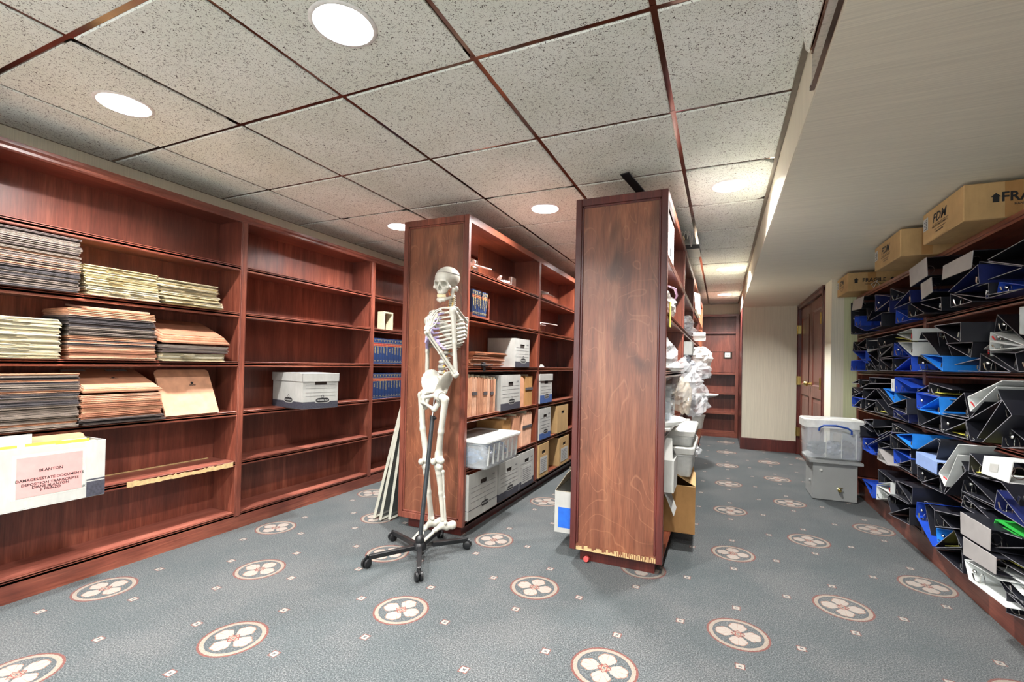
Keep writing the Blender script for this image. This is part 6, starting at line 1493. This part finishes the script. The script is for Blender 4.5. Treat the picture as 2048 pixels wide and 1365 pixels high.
def seam():
    mb = MB(); P = []
    for i in range(49):
        a = 2*PI*i/48; z = .040+.016*math.sin(a)*1.0
        r = math.sqrt(max(0, 1-((z-.022)/.070)**2)); P.append((.0745*r*math.cos(a), -.018+.0948*r*math.sin(a), z))
    mb.tube(P, .0016, 6, False); mb.v = [tuple(SM @ V3(v)) for v in mb.v]; mb.build('calvarium_seam', BONEDK, sk, True)
seam()
def fn(p):
    q = p.copy(); q[..., 0] = np.abs(q[..., 0])
    d = cap(q, (0, .076, -.122), (.022, .066, -.122), .0115, .0105); d = su(d, cap(q, (.022, .066, -.120), (.046, .010, -.106), .0100, .009), .008)
    for f in (0, .33, .66, 1): d = su(d, cap(q, (.046, .012-.016*f, -.104+.0*f), (.053, .014-.022*f, -.050), .0062, .0050), .006)
    d = su(d, els(q, (0, .080, -.128), (.014, .010, .012)), .006); d = su(d, cap(q, (0, .078, -.106), (.026, .058, -.104), .0075, .0065), .006); return d
sdf_obj('jaw', fn, (-.075, -.03, -.15), (.075, .11, -.03), .0034, BONE, sk, SM)
for z, sgn in ((-.0915, 1), (-.1005, -1)):
    mb = MB()
    for i in range(14):
        a = -1.25+2.5*i/13; x = .030*math.sin(a)*1.02; y = .050+.034*math.cos(a); M = Matrix.Translation((x, y, z)) @ Matrix.Rotation(-a*.8, 4, 'Z'); mb.box(-.0022, .0022, -.003, .003, -.0042, .0042, M)
    mb.v = [tuple(SM @ V3(v)) for v in mb.v]; mb.build('teeth', TEETH, sk)
for s in (1, -1):
    mb = MB(); mb.tube([(s*.040, .036, -.060), (s*.044, .034, -.080), (s*.046, .030, -.094)], [.007, .009, .006], 7, flat=.5); mb.v = [tuple(SM @ V3(v)) for v in mb.v]; mb.build('jaw_muscle', MUSCLE, sk, True)
# ---- wheeled stand
st = empty('skeleton_stand', (-1.53, 2.15, 0), 'black five-legged wheeled stand with a tilted pole carrying the skeleton', 'stand')
hub = V3((-1.537, 2.165, .0)); ptop = TM @ V3((0, -.01, -.15))
d_ = (ptop-(hub+V3((0,0,.10)))).normalized()
mb = MB(); mb.tube([hub+V3((0,0,.09)), ptop-d_*.09], .0125, 16); mb.build('pole', plain('pole_grey', (52,56,60), .35, .3), st, True)
mb = MB(); mb.tube([ptop-d_*.10, ptop+d_*.04], .0065, 12); mb.build('inner_rod', CHROME, st, True)
mb = MB(); mb.tube([ptop-d_*.115, ptop-d_*.088], .0155, 14); mb.tube([ptop-d_*.10+V3((.012,-.006,0)), ptop-d_*.10+V3((.034,-.018,0))], .007, 8); mb.build('height_clamp', BLACK, st, True)
mb = MB(); M = Matrix.Translation(hub); mb.lathe([(.030, .048), (.036, .052), (.036, .078), (.026, .090), (.028, .105), (.024, .120), (.013, .130)], M, 20); mb.build('hub', BLACK, st, True)
for k, (cx_, cy_) in enumerate(((-1.715, 1.94), (-1.375, 1.935), (-1.365, 2.40), (-1.835, 2.30), (-1.60, 2.47))):
    e = V3((cx_, cy_, 0)); dr = (e-hub).normalized(); ln = (e-hub).length; sd = V3((-dr.y, dr.x, 0))
    a0 = hub+dr*(.03 if k != 2 else .075); mb = MB()
    v = []
    for p, h_, z in ((a0, .014, .078), (e-dr*.012, .011, .066)):
        for s, zz in ((-1, z-.024), (1, z-.024), (1, z), (-1, z)): v.append(tuple(p+sd*(h_*s)+V3((0,0,zz))))
    mb.add(v, [(0,1,2,3),(7,6,5,4),(0,4,5,1),(1,5,6,2),(2,6,7,3),(3,7,4,0)]); leg = mb.build('leg', BLACK, st, bevel=.002)
    mb = MB(); mb.tube([e+V3((0,0,.066)), e+V3((0,0,.044))], .006, 8)
    ra = .9*k
    axd = V3((math.cos(ra), math.sin(ra), 0))
    for s in (-1, 1): mb.tube([e+axd*(.003*s)+V3((0,0,.0245)), e+axd*(.006*s)+V3((0,0,.0245)), e+axd*(.017*s)+V3((0,0,.0245)), e+axd*(.020*s)+V3((0,0,.0245))], [.019, .0235, .0235, .018], 18)
    perp = V3((-axd.y, axd.x, 0)); mb.tube([e+perp*(.026*math.cos(a))+V3((0,0,.0245+.026*math.sin(a))) for a in [.3+2.2*i/6 for i in range(7)]], .005, 8, flat=2.2)
    mb.build('caster', BLACK, leg, True)
